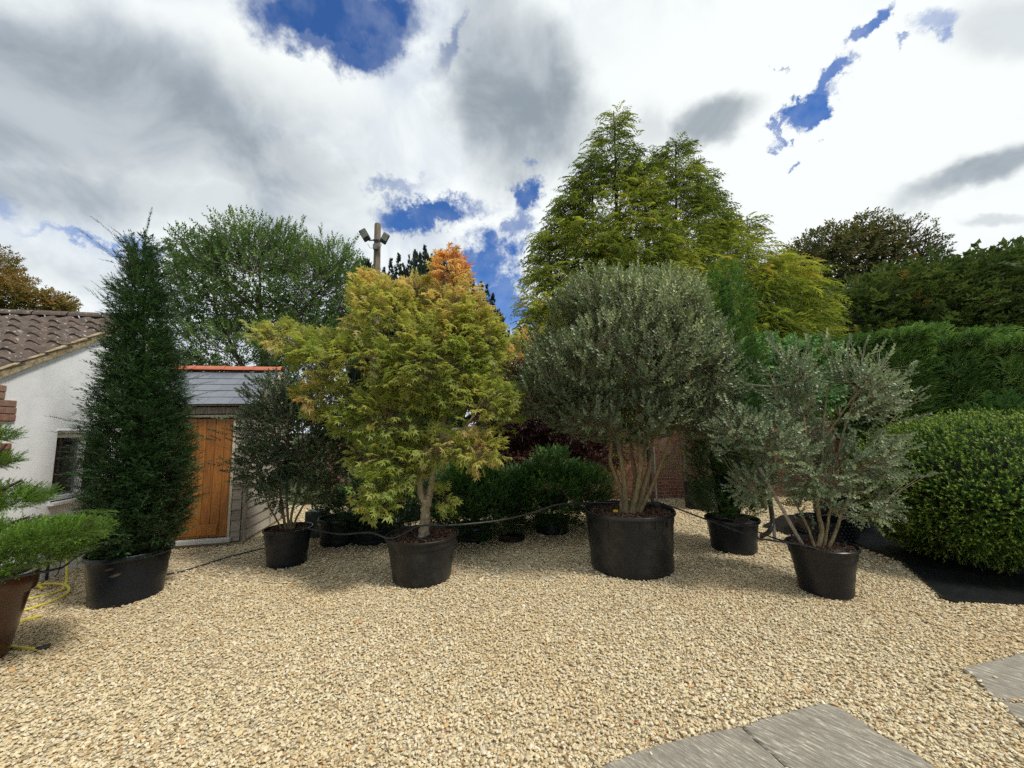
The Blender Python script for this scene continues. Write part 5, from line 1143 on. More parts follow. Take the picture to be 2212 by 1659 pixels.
# the big conifer: several leaders, drooping fronds on rising branches
TC = [tpl_frond(.50, 5, s, .85, .40) for s in range(5)]
k0 = at(1400, 900, 11.8); k0[2] = 0; cf = empty('cypress_tree', k0, label='huge yellow-green cypress with several pointed leaders and drooping fronds', cat='tree')
leaders = [  # px_top, py_top, Y, px_base, radius at base, base z
    (1325, 222, 11.8, 1335, 3.0, .6), (1458, 290, 11.8, 1450, 2.7, .6), (1392, 345, 11.2, 1395, 2.4, 1.), (1505, 345, 12.2, 1510, 2.4, .8), (1235, 385, 11.6, 1275, 2.4, .7), (1275, 320, 11.8, 1290, 2.1, .7),
    (1180, 470, 11.4, 1225, 1.75, .4), (1560, 440, 12., 1560, 2.4, .6), (1612, 448, 12.2, 1615, 1.7, .6), (1675, 525, 11.8, 1675, 2.1, .5), (1725, 560, 11.2, 1728, 1.6, .4), (1425, 480, 10.4, 1430, 2.0, .6), (1320, 480, 10.3, 1330, 1.8, .6), (1540, 540, 10.4, 1545, 1.7, .4), (1640, 560, 10.8, 1650, 1.6, .4), (1765, 690, 10.9, 1770, .95, .3)]
Pc, Dc, Tc = [], [], []
wl0, wl1, wr = [], [], []
for (px, py, Y, pb, R_, zb) in leaders:
    top = at(px, py, Y) - (0, 0, .45); bx = at(pb, 800, Y)[0]; Ht = top[2] - zb
    nb = int(36 * Ht / 8 * (R_ / 2.) ** .8) + 10
    for i in range(nb * 3):
        f = rng.random() ** .92; z = zb + Ht * f           # f: 0 base .. 1 top
        rr = R_ * (1 - f) ** .80 * (.85 + .3 * rng.random()) + .10
        a = rng.uniform(0, 2 * pi) if f > .8 else rng.uniform(pi * .8, pi * 2.2)
        cx_ = bx + (top[0] - bx) * f; c = np.array([cx_, Y, z]); o = np.array([cos(a), sin(a), 0]); end = c + o * rr + (0, 0, .12 * rr + .10)
        st = c + o * rr * .25 + (0, 0, -.25 * rr); wl0.append(st); wl1.append(end); wr.append(.012)
        nf = 7 if rr > .6 else 4; tb = np.clip(rng.normal(.48, .17), 0, 1)
        for j in range(nf):
            g = .45 + .6 * (j + rng.random()) / nf; p = st + (end - st) * min(g, 1.02) + rng.normal(0, .10 if rr > .5 else .04, 3); sg = (-1) ** j
            side = np.array([-o[1], o[0], 0]) * sg * rng.uniform(.1, .9)
            Pc.append(p); Dc.append(o * .75 + side + np.array([0, 0, rng.uniform(-.1, .65)])); Tc.append(np.clip(tb + rng.normal(0, .1), 0, 1))
    for j in range(34):                                   # drooping tip of the leader
        f = j / 34; Pc.append(top - (0, 0, 2.6 * f) + rng.normal(0, .05, 3)); a = rng.uniform(0, 6.28); Dc.append(np.array([cos(a) * (.5 + f), sin(a) * (.5 + f), .55])); Tc.append(.4)
Pc = np.array(Pc); Dc = unit(np.array(Dc)); Tc = np.array(Tc); kk = Pc[:, 2] > .3; Pc, Dc, Tc = Pc[kk], Dc[kk], Tc[kk]
FB = [bl(1310, 540, 12.2, 1.9, 1.4, 2.7), bl(1235, 620, 12., 1.25, 1.2, 2.3), bl(1450, 540, 12.3, 1.6, 1.4, 2.7), bl(1395, 430, 12.3, .9, .9, 1.5), bl(1560, 620, 12., 1.6, 1.3, 2.1), bl(1680, 670, 11.8, 1.35, 1.2, 1.7), bl(1390, 720, 11.5, 3.2, 1.4, 1.8), bl(1620, 760, 11.3, 2.4, 1.2, 1.3), bl(1190, 760, 11.5, 1.0, 1., 1.4), bl(1325, 340, 12., .45, .5, 1.2), bl(1458, 380, 12., .45, .5, 1.0)]
fp, fo = sample_blobs(FB, 7000, .62, 1.06, .28, 1.1, 0, 1.2)
kf = fp[:, 1] < 12.6; fp, fo = fp[kf], fo[kf]
fd = unit(fo * [.9, .9, .25] + np.array([0, -.15, .22]) + rng.normal(0, .25, fo.shape)); ft = np.clip(rng.normal(.40, .16, len(fp)), 0, 1)
Pc = np.vstack([Pc, fp]); Dc = np.vstack([Dc, fd]); Tc = np.concatenate([Tc, ft])
Tc = np.clip(Tc + (vnoise(Pc, .8) - .5) * .7 + (vnoise(Pc, 2.5) - .5) * .3 - np.clip((Pc[:, 2] - 6.5) / 6, 0, .5) * .55, 0, 1)
leaf_obj('crown', cf, k0, [scatter(TC, Pc, frames(Dc, roll=.35), rng.uniform(.7, 1.2, len(Pc)), Tc), wood_lines(np.array(wl0), np.array(wl1), .014, .004, .05)], M['cypress'])
for (px, py, Y, pb, R_, zb) in leaders[:9]:
    top = at(px, py, Y); b_ = np.array([at(pb, 800, Y)[0], Y, 0.]); stem_obj('trunk', cf, k0, [b_, b_ + (top - b_) * .5, top - (0, 0, .3)], .13, .015, M['bark_dark'], 7)
mb = MB()      # solid dark hulls added to stand for shade inside the tree
for (px, py, Y, pb, R_, zb) in leaders[:6] + leaders[9:10]:
    top = at(px, py, Y); b_ = at(pb, 800, Y); seg = 14; V = []
    zs_ = np.linspace(0, top[2] * .60, 8)
    for z in zs_:
        f = max(0, (z - zb)) / (top[2] - zb); r = R_ * (1 - f) ** 1.0 * .50
        for j in range(seg): a = 2 * pi * j / seg; q = r * rng.uniform(.8, 1.15); V.append((b_[0] + (top[0] - b_[0]) * f + q * cos(a) - k0[0], Y + q * sin(a) - k0[1], z))
    mb.add(V, [(i * seg + j, i * seg + (j + 1) % seg, (i + 1) * seg + (j + 1) % seg, (i + 1) * seg + j) for i in range(7) for j in range(seg)] + [tuple(7 * seg + j for j in range(seg))])
mb.obj('dark_core', M['core'], cf)

# generic leafy tree made of twig clumps on a branching skeleton
def leafy_tree(name, base, B, n, tpls, mat, label, size, up=.4, lo=.35, gap=.2, rough=.25, nscale=1., trunk=.18, wood='bark_dark', shell=.8, cat='tree', group=None, n1=60, n2=300, outw=.8, extra=None, tmul=.5, rr=.03, tb=.45):
    base = np.array(base, float); r = empty(name, base, label=label, cat=cat, group=group); c = np.array(B[0][:3])
    o, P = stem_obj('trunk', r, base, [base, base + (c - base) * .35 + (.1, 0, 0), base + (c - base) * .75, c], trunk, trunk * .4, M[wood], 9); nodes = [P[len(P) // 3:]]
    for b in B[1:]:
        e = np.array(b[:3]); s_ = P[rng.integers(len(P) // 3, len(P) - 4)]; o, Q = stem_obj('limb', r, base, [s_, (s_ + e) / 2 - (0, 0, .2), e], trunk * .42, trunk * .12, M[wood], 7); nodes.append(Q[3:])
    nodes = np.vstack(nodes)
    shrub_crown(r, base, nodes, B, n1, n2, n, tpls, M[mat], size, up, lo, rough, gap, nscale, shell=shell, r1=rr, outw=outw, extra=extra, tintf=lambda p, o: np.clip(rng.normal(tb, .17, len(p)) + (vnoise(p, .9) - .5) * tmul + (vnoise(p, 2.7) - .5) * .3 + o[:, 2] * .08, 0, 1))
    return r
# mid-left green tree
TMid = [tpl_broad(9, .40, .125, .066, 55, s + 40) for s in range(5)]
e_ = []
for k in range(46):
    px = rng.uniform(395, 770); t_ = (px - 560) / 200; py = 455 + 60 * abs(t_) ** 1.6 + rng.uniform(0, 30) + (15 if px > 700 else 0); p = at(px, py + 85, 11.2 + rng.uniform(-1, 1)); q = p + np.array([rng.normal(0.05, .35), 0, rng.uniform(.6, 1.15)]); e_.append((p, q))
for k in range(10): p = at(rng.uniform(380, 410), rng.uniform(560, 700), 11); e_.append((p, p + np.array([-rng.uniform(.2, .7), 0, rng.uniform(.2, .6)])))
leafy_tree('broad_green_tree', (-7.2, 11.6, 0), [bl(560, 620, 11.4, 2.2, 1.8, 1.55), bl(450, 640, 11.2, 1.1, 1.3, 1.3), bl(680, 640, 11.4, 1.2, 1.4, 1.2), bl(560, 540, 11.4, 1.5, 1.4, .75), bl(500, 760, 11., 1.6, 1.3, .9), bl(660, 750, 11., 1.4, 1.3, .9), bl(730, 580, 11.6, .7, 1., .7), bl(430, 540, 11.4, .6, .8, .5), bl(760, 700, 11.4, .7, .9, 1.), bl(420, 800, 11., .9, 1., .6)],
           8600, TMid, 'mid', 'bushy mid green tree with thin arching shoots, rising behind the slate-roofed shed', (.42, .78), .35, .3, .22, .18, 1.6, .16, 'bark_dark', .7, extra=shoots(e_, 13, .05), n1=90, n2=400, outw=.7)
# Irish yews
TI = [tpl_tuft(8, .27, .036, .30, s) for s in range(4)]
for lab, spires in [('dark Irish yew with many upright spires behind the maple, right of the light pole', [(845, 550), (862, 535), (872, 560), (884, 540), (897, 528), (908, 548), (918, 522), (926, 560), (935, 540), (945, 555), (955, 530), (966, 560), (978, 545), (990, 562), (1003, 560), (1012, 572), (1022, 590), (830, 565), (854, 565), (890, 570), (940, 580), (985, 585)]),
                    ('dark Irish yew spires left of the light pole, partly hidden by the green tree', [(760, 585), (770, 560), (778, 545), (788, 572), (800, 565), (815, 570)]),
                    ('lower dark Irish yew in the gap between maple and big cypress', [(1040, 600), (1052, 605), (1064, 622), (1045, 640), (1075, 660), (1085, 690), (1098, 705), (1068, 690)])]:
    Y = 20. if 'Irish yew spires' not in lab else 21.; cx_ = np.mean([s_[0] for s_ in spires]); b = at(cx_, 900, Y); b[2] = 0; r = empty('irish_yew', b, label=lab, cat='tree')
    Pp, Dd, S_ = [], [], []
    for (px, py) in spires:
        tp = at(px, py + 2, Y + rng.uniform(-.5, .5)); Ht = 4.2 + rng.uniform(-.5, 1.); m_ = 300; f = rng.random(m_) ** .8; rad = .23 * np.minimum(1, f * 2.8) * (1 + .5 * f) ** .6 * .8; a = rng.uniform(0, 6.28, m_)
        p = np.stack([tp[0] + rad * np.cos(a), tp[1] + rad * np.sin(a), tp[2] - .25 - Ht * f], 1); Pp.append(p); Dd.append(np.stack([np.cos(a) * .3, np.sin(a) * .3, np.ones(m_)], 1)); S_.append(.55 + .6 * f)
    Pp = np.vstack(Pp); Dd = unit(np.vstack(Dd) + rng.normal(0, .08, (len(Pp), 3))); S_ = np.concatenate(S_)
    leaf_obj('crown', r, b, scatter(TI, Pp, frames(Dd, (0, 1, 0), 1.), S_ * rng.uniform(.8, 1.2, len(Pp)), rng.random(len(Pp))), M['irish'])
    mb = MB(); mz = np.mean([at(s_[0], s_[1], Y)[2] for s_ in spires]) - 1.6; wx = (max(s_[0] for s_ in spires) - min(s_[0] for s_ in spires)) / 831 * Y / 2 + .1
    mb.lathe([(wx * .55, 0), (wx * .9, mz * .4), (wx * .95, mz * .75), (wx * .7, mz)], 20); o = mb.obj('dark_core', M['core'], r)  # dark filler drum painting the shade between the spires
    P, O = sample_blobs([(b[0], b[1], mz * .5, wx * 1.05, wx * .9, mz * .62)], 900, .8, 1.05, .1, .6); P[:, 2] = np.abs(P[:, 2])
    leaf_obj('lower_foliage', r, b, scatter(TI, P, frames(unit(O * .3 + (0, 0, 1.)), (0, 1, 0), 1.), rng.uniform(1.5, 2.4, len(P)), rng.random(len(P))), M['irish'])
# dark old yews right
TD = [tpl_yew(.50, 2, 4, .18, .07, s + 80, droop=.2, up=.25) for s in range(5)]
def dark_yew(base, B, n, label, mat='dark_yew'):
    r = empty('old_yew', base, label=label, cat='tree'); base = np.array(base, float); P_ = []; O_ = []
    stem_obj('trunk', r, base, [base, base + (0, 0, 1.5), base + (.2, 0, 3.5)], .3, .15, M['bark_dark'], 8)
    cl, co = sample_blobs(B, n // 12, .80, 1.02, .16, .45, 0, 1.)          # layered clumps
    for p, o in zip(cl, co):
        m_ = 12; q = rng.normal(0, 1, (m_, 3)) * [.50, .50, .17]; q[:, 2] -= .25 * (q[:, 0] ** 2 + q[:, 1] ** 2); P_.append(p + q); O_.append(np.tile(o, (m_, 1)) + q * [1., 1., .2])
    P = np.vstack(P_); O = unit(np.vstack(O_)); D = unit(O * [.9, .9, .3] + np.array([0, 0, .18]) + rng.normal(0, .25, O.shape))
    tin = np.clip(np.repeat(rng.normal(.42, .17, len(cl)), 12) + rng.normal(0, .1, len(P)) + (vnoise(P, .5) - .5) * .5, 0, 1)
    leaf_obj('crown', r, base, scatter(TD, P, frames(D), rng.uniform(.6, 1.1, len(P)), tin), M[mat])
    mb = MB()
    for b in B:
        V = []
        for i in range(11):
            for j in range(18): a = 2 * pi * j / 18; c_ = -pi / 2 + pi * i / 10; q = .62 + rng.uniform(-.05, .05); V.append((b[0] - base[0] + b[3] * q * cos(a) * cos(c_), b[1] - base[1] + b[4] * q * sin(a) * cos(c_), b[2] + b[5] * q * sin(c_)))
        mb.add(V, [(i * 18 + j, i * 18 + (j + 1) % 18, (i + 1) * 18 + (j + 1) % 18, (i + 1) * 18 + j) for i in range(10) for j in range(18)])
    mb.obj('dark_core', M['core'], r)  # dark filler ellipsoids, painted shade behind the clumps
dark_yew((13.6, 13.5, 0), [bl(1985, 672, 13., 2.9, 2.2, 1.35), bl(1880, 720, 12.8, 1.9, 1.8, 1.2), bl(2110, 675, 13., 2.4, 2.2, 1.5), bl(1990, 770, 12.6, 3.6, 2., 1.6)], 6600, 'broad dark yew rising behind the feathery hedge')
dark_yew((18.2, 14., 0), [bl(2190, 645, 13.6, 2.2, 2.2, 1.5), bl(2290, 665, 13.6, 2.4, 2.2, 2.), bl(2240, 760, 13., 2.8, 2., 1.9)], 4500, 'darker yew at the far right edge, behind the hedge')
# chestnut with bare limbs
cb = at(1880, 900, 19.); cb[2] = 0; ch = empty('chestnut_tree', cb, label='thinning brownish chestnut with bare arching limbs against the sky, right of the cypress', cat='tree')
stem_obj('trunk', ch, cb, [cb, cb + (0, 0, 3.2), cb + (.2, 0, 6.4)], .38, .24, M['bark_dark'], 10); nodes = [cb + (.2, 0, 6.2)]
top = at(1880, 640, 19.)
for px, py in ((1760, 560), (1830, 520), (1900, 500), (1960, 500), (2010, 540), (1720, 620)):
    e = at(px, py, 19. + rng.uniform(-1, 1)); o, Q = stem_obj('limb', ch, cb, [cb + (.2, 0, 6.0), (cb + (.2, 0, 6.0) + e) / 2 + (0, 0, .3), e], .15, .05, M['bark_dark'], 7); nodes.append(Q[4:])
nodes = np.vstack(nodes)
TCh = [tpl_broad(7, .34, .25, .11, 60, s + 60) for s in range(4)]
shrub_crown(ch, cb, nodes, [bl(1800, 575, 19., 2.3, 1.8, 2.0), bl(1730, 600, 19., 1.2, 1.3, 1.3), bl(1870, 560, 19., 1.6, 1.5, 2.2)], 80, 420, 2300, TCh, M['chestnut'], (.6, 1.), .3, .35, .2, .25, .9, shell=.8, r1=.05, outw=.9)
shrub_crown(ch, cb, nodes, [bl(1935, 540, 19., 1.9, 1.5, 1.9), bl(1985, 560, 19., 1.3, 1.2, 1.2)], 90, 650, 520, TCh, M['chestnut'], (.4, .75), .3, .5, .2, .2, .9, shell=1.2, r1=.045, outw=.9, name='thin_crown')
# autumn tree over the house roof
at0 = at(40, 900, 17.); at0[2] = 0
leafy_tree('autumn_tree', at0, [bl(0, 620, 17., 1.1, 1.2, .9), bl(-60, 580, 17., 1.6, 1.5, 1.3), bl(30, 645, 17., .9, 1., .5)], 1900, [tpl_broad(8, .32, .14, .07, 60, s + 33) for s in range(4)], 'autumn', 'tree with yellowing leaves showing above the house roof at the left edge', (.6, 1.0), .2, .2, .3, .3, 1.2, .15, n1=40, n2=120)
at1 = at(115, 900, 17.5); at1[2] = 0
leafy_tree('autumn_tree', at1, [bl(105, 655, 17.5, .75, .8, .45), bl(130, 665, 17.5, .45, .5, .25)], 480, [tpl_broad(8, .32, .14, .07, 60, s + 33) for s in range(4)], 'autumn', 'small clump of yellowing tree top just above the house ridge, right of the bigger one', (.6, 1.0), .2, .2, .3, .3, 1.2, .1, n1=20, n2=50)
#PART5
# ================================================================ POLE, PIPES AND SMALL THINGS
# floodlight pole
pb = at(807, 900, 10.5); pb[2] = 0; tpz = at(807, 484, 10.5)[2]
pole = empty('light_pole', pb, label='weathered round timber pole carrying two floodlights, above the maple', cat='light pole')
m = MB(); V, F = tube_vf([(0, 0, 0), (0, 0, 3), (0, 0, tpz - .03), (0.0, 0, tpz)], [.125, .115, .088, .078], 20); m.add(V, F).obj('post', M['wood_post'], pole, True)
def flood(px, py, tilt, yaw, w_, h_):
    c = at(px, py, 10.28); f = empty('floodlight', c - pb, parent=pole)
    R = Matrix.Rotation(yaw, 4, 'Z') @ Matrix.Rotation(tilt, 4, 'Y') @ Matrix.Rotation(radians(28), 4, 'X'); f.rotation_euler = R.to_euler()
    MB().box((0, 0, 0), (w_, .055, h_), bev=.02).obj('casing', M['lamp_metal'], f)
    MB().box((0, -.032, h_ * .13), (w_ * .80, .008, h_ * .58), bev=.003).obj('lens', M['lamp_glass'], f)
    mb = MB(); [mb.box((0, .04, -h_ * .3 + k * h_ * .12), (w_ * .7, .03, .008)) for k in range(6)]; mb.obj('cooling_fins', M['lamp_metal'], f)
flood(788, 508, radians(-22), radians(-14), .21, .33); flood(831, 515, radians(30), radians(16), .19, .30)
z_ = at(807, 520, 10.4)[2]
MB().box((0, -.10, z_ + .02), (.16, .04, .05), bev=.005).box((-.13, -.13, z_ + .0), (.14, .025, .035), bev=.004).box((.14, -.13, z_ - .03), (.16, .025, .035), bev=.004).obj('bracket', M['lamp_metal'], pole)
MB().box((-.0, -.115, z_ - .19), (.15, .07, .16), bev=.012).obj('junction_box', M['box_grey'], pole)
MB().tube([(-.0, -.11, z_ - .26), (-.02, -.115, z_ - 1.), (-.01, -.12, z_ - 3.), (-.01, -.13, .1)], .009, 6).obj('cable', M['cable_black'], pole, True)
for s_ in (-1, 1):
    mb = MB(); mb.tube(smooth_path([(s_ * .06, -.12, z_ - .22), (s_ * .14, -.16, z_ - .24), (s_ * .2, -.2, z_ - .14)], 6), .006, 6).obj('cable', M['cable_black'], pole, True)

def pipe(name, pts, r, mat, label, cat, sub=10, seg=10):
    P = smooth_path(np.array(pts, float), sub); b = P[0].copy(); m = MB(); V, F = tube_vf(P - b, r, seg); m.add(V, F); o = m.obj(name, M[mat], None, True); o.location = b; return tag(o, label, cat)
# irrigation pipe slung from pot to pot
pipe('irrigation_pipe', [(-2.72, 5.0, .44), (-2.61, 4.95, .462), at(700, 1149, 4.9), at(740, 1154, 4.75), at(800, 1151, 4.45), (-1.32, 4.30, .492), at(905, 1137, 4.36), at(960, 1135, 4.38), at(1020, 1131, 4.50), at(1085, 1123, 4.62), at(1150, 1108, 4.78), at(1205, 1090, 4.88), (.93, 5.07, .678), at(1330, 1086, 5.0) + (0, 0, .0), at(1400, 1088, 4.98), (1.835, 4.95, .678), at(1520, 1120, 4.65), at(1580, 1142, 4.4), at(1640, 1163, 4.15), (2.78, 3.93, .462), (2.95, 3.83, .425), (3.1, 3.85, .425)],
     .0095, 'cable_black', 'long black irrigation pipe slung across the maple pot and the widest pot', 'pipe')
pipe('irrigation_pipe', [(2.72, 5.42, .37), at(1555, 1118, 5.10), at(1590, 1126, 4.95), at(1640, 1150, 4.45), at(1690, 1168, 4.05), (2.88, 4.05, .428)], .008, 'cable_black', 'short black irrigation pipe from the dark yew pot down to the right-hand pot', 'pipe')
pipe('irrigation_pipe', [(-4.15, 2.95, .565), (-3.98, 2.82, .59), (-3.80, 2.85, .628), at(110, 1232, 3.05), at(140, 1222, 3.4), at(160, 1206, 3.75), (-4.30, 4.02, .485), (-4.2, 4.1, .44)], .010, 'cable_black', 'black irrigation pipe bridging the glossy brown pot and the tall yew pot', 'pipe')
pipe('ground_pipe', [gr(360, 1243) + (0, 0, .012), gr(410, 1232) + (0, 0, .014), gr(470, 1212) + (0, 0, .012), gr(520, 1198) + (0, 0, .012), gr(572, 1186) + (0, 0, .012)], .009, 'cable_black', 'thin black pipe lying on the gravel between the tall yew pot and the small pot', 'pipe')
pipe('irrigation_ring', [(2.83, 3.95, .43), (3.0, 3.80, .428), (3.18, 3.87, .43), (3.30, 4.02, .445), (3.36, 4.1, .35)], .008, 'cable_black', 'black drip pipe curled on the bark inside the right-hand pot', 'pipe')
# bent corrugated drain and metal stakes
P = smooth_path([at(1662, 1080, 5.6), at(1667, 1110, 5.6), at(1668, 1130, 5.6), at(1660, 1150, 5.6), gr(1645, 1163) + (0, 0, .03)], 14); n_ = len(P); b = P[-1].copy(); m = MB(); V, F = tube_vf(P - b, .028 + .004 * (np.arange(n_) % 2), 12); m.add(V, F)
o = m.obj('corrugated_drain', M['cable_black'], None, True); o.location = b; tag(o, 'thick black corrugated pipe bending out of the gravel beside the leaning metal stake', 'pipe')
st = gr(1674, 1166); tp = at(1643, 866, st[1] + .05); o = MB().tube([(0, 0, -.1), tp - st], .022, 12).obj('metal_stake', M['steel'], None, True, label='tall leaning galvanised stake behind the open grey-green shrub', cat='stake'); o.location = st
st = gr(1419, 1086); o = MB().tube([(0, 0, -.05), at(1411, 960, st[1]) - st + (-.01, 0, .9)], .024, 12).obj('metal_stake', M['steel'], None, True, label='thin galvanised stake standing by the brick wall, seen between the tan stems', cat='stake'); o.location = st
mbx = MB(); mbx.tube([(0, -.008, -.05), (-.04, -.008, 1.45)], .034, 12); o = mbx.obj('downpipe', M['cable_black'], None, True, label='black plastic pipe standing just left of the galvanised stake by the wall', cat='pipe'); o.location = st + (-.09, .02, 0)
wp = at(1484, 1080, 8.75); wp[2] = 0; o = MB().tube([(0, 0, -.05), (0, 0, 1.), (-.02, 0, 1.75)], .055, 12).obj('wooden_post', M['wood_post'], None, True, label='round wooden post against the brick wall behind the black perforated tub', cat='post'); o.location = wp
# perforated black tubs
def perforated(loc, R, h, label):
    r = empty('perforated_tub', loc, label=label, cat='tub'); m = MB(); m.lathe([(R * .96, .0), (R, .02), (R, h), (R - .012, h), (R - .012, .05), (0, .05)], 40); m.obj('wall', M['pot_clean'], r, True)
    mb = MB(); 
    for i in range(int(h / .045)):
        for k in range(40):
            a = 2 * pi * (k + .5 * (i % 2)) / 40; z = .03 + i * .045; c = np.array([R * cos(a), R * sin(a), z]); o_ = np.array([cos(a), sin(a), 0]) * .014; t_ = np.array([-sin(a), cos(a), 0]) * .012; u_ = np.array([0, 0, .012])
            mb.add([c - t_ - u_, c + t_ - u_, c + t_ + u_, c - t_ + u_, c + o_], [(0, 1, 4), (1, 2, 4), (2, 3, 4), (3, 0, 4)])
    mb.obj('knobs', M['cable_black'], r, kind='stuff')
perforated((3.76, 7.85, 0), .34, .48, 'black perforated tub standing by the wall, left of the dark yew column')
perforated((4.55, 5.85, 0), .36, .25, 'low black perforated ring on fabric behind the right-hand pot')
perforated((5.2, 6.3, 0), .36, .45, 'taller black perforated tub mostly hidden behind the grey-green shrub')
# spare black pot and white-labelled crate behind the left shrub
sp_ = empty('black_pot', (-2.62, 5.95, 0), label='plain black pot standing behind and right of the smallest pot', cat='pot'); pot(sp_, .25, .30, .38, M['pot_clean'], .04, soil_z=.3, chips=0, lip='rim', seg=40)
cr = MB().box((0, 0, .2), (.28, .26, .4), bev=.01).obj('dark_crate', M['lamp_metal'], None, label='dark upright box with a white label behind the stems of the smallest potted shrub', cat='box'); cr.location = (-3.15, 6.35, 0); MB().box((.10, -.134, .25), (.05, .004, .10)).obj('label_card', M['upvc'], cr)
# ground fabric sheets
def fabric(name, pts, zf, label, seed=0, thick=.008):
    pts = np.array(pts); c = pts.mean(0); rings = 7; n_ = len(pts); V = []; r_ = np.random.default_rng(seed)
    for k in range(rings + 1):
        f = k / rings
        for p in pts: q = c + (p - c) * f; V.append((*(q - c), .022 + zf * vnoise(np.array([[q[0], q[1], seed]]), 3.)[0] + (r_.uniform(0, .006))))
    F = [(k * n_ + i, k * n_ + (i + 1) % n_, (k + 1) * n_ + (i + 1) % n_, (k + 1) * n_ + i) for k in range(rings) for i in range(n_)]
    b = len(V); V += [(v[0], v[1], v[2] - .05) for v in V[-n_:]]; F += [((rings) * n_ + i, rings * n_ + (i + 1) % n_, b + (i + 1) % n_, b + i) for i in range(n_)]
    o = MB().add(V, F).obj(name, M['fabric'], None, True); o.location = (c[0], c[1], 0); tag(o, label, 'ground sheet')
fabric('ground_fabric', [tuple(p) for p in smooth_path([(4.50, 4.72, 0), (4.28, 4.35, 0), (4.05, 3.95, 0), (3.92, 3.72, 0), (4.10, 3.655, 0), (4.45, 3.60, 0), (5.0, 3.52, 0), (5.9, 3.45, 0), (6.9, 3.8, 0), (7.1, 5.2, 0), (6.2, 6.2, 0), (4.9, 6.1, 0), (4.55, 5.3, 0)], 7)[:, :2]], .03, 'wrinkled black fabric sheet spread under the clipped conifer dome')
fabric('ground_fabric', [tuple(p) for p in smooth_path([(3.95, 6.35, 0), (4.1, 5.9, 0), (4.6, 5.5, 0), (5.4, 6.0, 0), (5.6, 6.9, 0), (4.7, 7.0, 0)], 7)[:, :2]], .02, 'black fabric sheet on the gravel behind the right-hand pot', 3)
# yellow hose
yh = pipe('garden_hose', [(-5.27, 4.62, .44), (-5.14, 4.58, .34), (-5.02, 4.50, .20), (-4.95, 4.45, .06), (-4.90, 4.38, .020), (-4.86, 4.33, .016), (-4.88, 4.23, .016), (-4.95, 4.14, .016), (-5.15, 4.02, .016), (-5.38, 4.10, .018), (-5.42, 4.35, .018), (-5.3, 4.44, .022), (-5.19, 4.48, .03), (-5.02, 4.45, .036), (-4.84, 4.37, .036), (-4.71, 4.26, .024), (-4.64, 4.12, .018), (-4.65, 3.95, .016), (-4.70, 3.86, .016), (-4.85, 3.72, .016), (-5.05, 3.72, .016)], .0125, 'hose_yellow', 'yellow garden hose hanging from the house wall and coiled on the gravel', 'hose')
m = MB(); m.tube([(-5.10, 4.36, .03), (-5.30, 4.47, .02), (-5.36, 4.55, .02)], .012, 8); o = m.obj('hose_end', M['hose_yellow'], None, True, label='short yellow hose end with grey connector near the house wall', cat='hose'); MB().tube([(-5.355, 4.545, .02), (-5.40, 4.60, .02)], .017, 10).obj('connector', M['steel'], o, True)
o = pipe('garden_hose', [(-4.66, 3.55, .014), (-4.5, 3.62, .014), (-4.43, 3.64, .014), (-4.42, 3.69, .014), (-4.39, 3.76, .012)], .0125, 'hose_yellow', 'short piece of yellow hose lying right of the brown pot', 'hose')
fh = pipe('garden_hose', [(-4.35, 3.36, .012), (-4.2, 3.30, .014), (-4.04, 3.25, .014), (-3.87, 3.215, .014), (-3.72, 3.19, .014)], .0125, 'hose_yellow', 'yellow hose piece ending in a black nozzle, nearest the viewer', 'hose')
l_ = fh.location; MB().tube([np.array((-3.735, 3.195, .014)) - np.array(l_), np.array((-3.70, 3.20, .016)) - np.array(l_), np.array((-3.665, 3.225, .018)) - np.array(l_)], [.015, .021, .024], 12).obj('nozzle', M['cable_black'], fh, True)
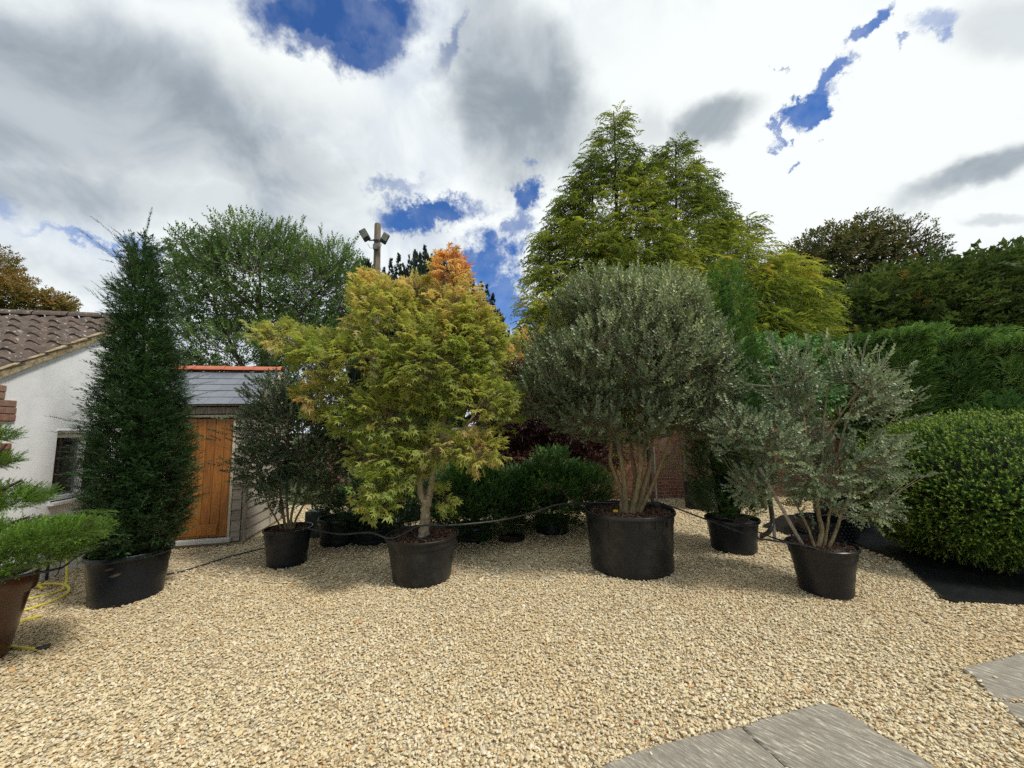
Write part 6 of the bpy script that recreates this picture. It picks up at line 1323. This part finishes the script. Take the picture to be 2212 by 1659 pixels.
# service pipes at the foot of the house wall
q = HA + UN * -.14 + WN * .03
o = MB().box((0, 0, .25), (.035, .018, .56), bev=.006).obj('water_pipe', M['blue_pipe'], None, label='blue water pipe rising against the foot of the white house wall', cat='pipe'); o.location = (*q, 0); o.rotation_euler = (0, 0, th)
q = HA + UN * .03 + WN * .03; o = MB().tube([(0, 0, -.05), (0, 0, .5)], .014, 10).obj('service_pipe', M['cable_black'], None, True, label='black service pipe beside the blue one on the white wall', cat='pipe'); o.location = (*q, 0)
q = HA + UN * .16 + WN * .04; pipe('thin_cable', [(*q, .5), (*(q + UN * .02), .25), (*(q - UN * .04 + WN * .03), .06), (*(q - UN * .10 + WN * .04), .02)], .005, 'cable_black', 'thin black cable dangling down the white wall to the gravel', 'cable')
q = HA + UN * .62 + WN * .35; o = MB().box((0, 0, .05), (.14, .10, .09), bev=.015).tube([(.07, 0, .06), (.12, 0, .09), (.16, .02, .04)], .01, 8).obj('hose_fitting', M['cable_black'], None, label='small black fitting lying on the gravel behind the tall yew pot', cat='fitting'); o.location = (*q, 0)
# fallen leaves
def fallen(px, py, s, mat, label, rz=0., group=None):
    p = gr(px, py); r_ = np.random.default_rng(int(px)); V = [(0, 0, .012)]; n_ = 11
    for k in range(n_): a = 2 * pi * k / n_; q = s * (1 if k % 2 else .62) * r_.uniform(.85, 1.15); V.append((q * cos(a), q * .7 * sin(a), .006 + .5 * s * r_.random()))
    o = mobj('fallen_leaf', py_mesh('fallen_leaf', V, [(0, 1 + k, 1 + (k + 1) % n_) for k in range(n_)], M[mat]), None, (p[0], p[1], .018)); o.rotation_euler = (0, 0, rz); tag(o, label, 'leaf', group)
fallen(1578, 1274, .036, 'leaf_orange', 'curled orange-brown leaf on the gravel in front of the widest pot')
fallen(1575, 1345, .022, 'leaf_brown', 'small dark leaf on the gravel nearer the viewer than the orange leaf')
fallen(437, 1271, .024, 'leaf_yellow', 'pale yellow fallen leaf on the gravel right of the tall yew pot')
fallen(547, 1282, .020, 'grass', 'small green leaf on the gravel in front of the smallest pot')
fallen(245, 1315, .026, 'leaf_brown', 'dark curled leaf at the foot of the tall yew pot', .6)
fallen(136, 1297, .026, 'leaf_orange', 'reddish leaf on the gravel left of the tall yew pot')
fallen(2010, 1502, .022, 'leaf_brown', 'dark leaf near the left tip of the right-edge flagstone')
fallen(1375, 1570, .016, 'leaf_orange', 'tiny red-brown leaf on the gravel above the left flagstone')
fallen(1005, 1232, .020, 'leaf_brown', 'dark leaf on the gravel just right of the maple pot')
dk = empty('round_lid', (-.05, 5.95, 0), label='flat dark blue-black lid lying on the gravel between the two low yews', cat='lid'); MB().lathe([(0, .03), (.15, .03), (.19, .045), (.20, .03), (.19, .01), (0, .01)], 32).obj('disc', M['pot_clean'], dk, True)
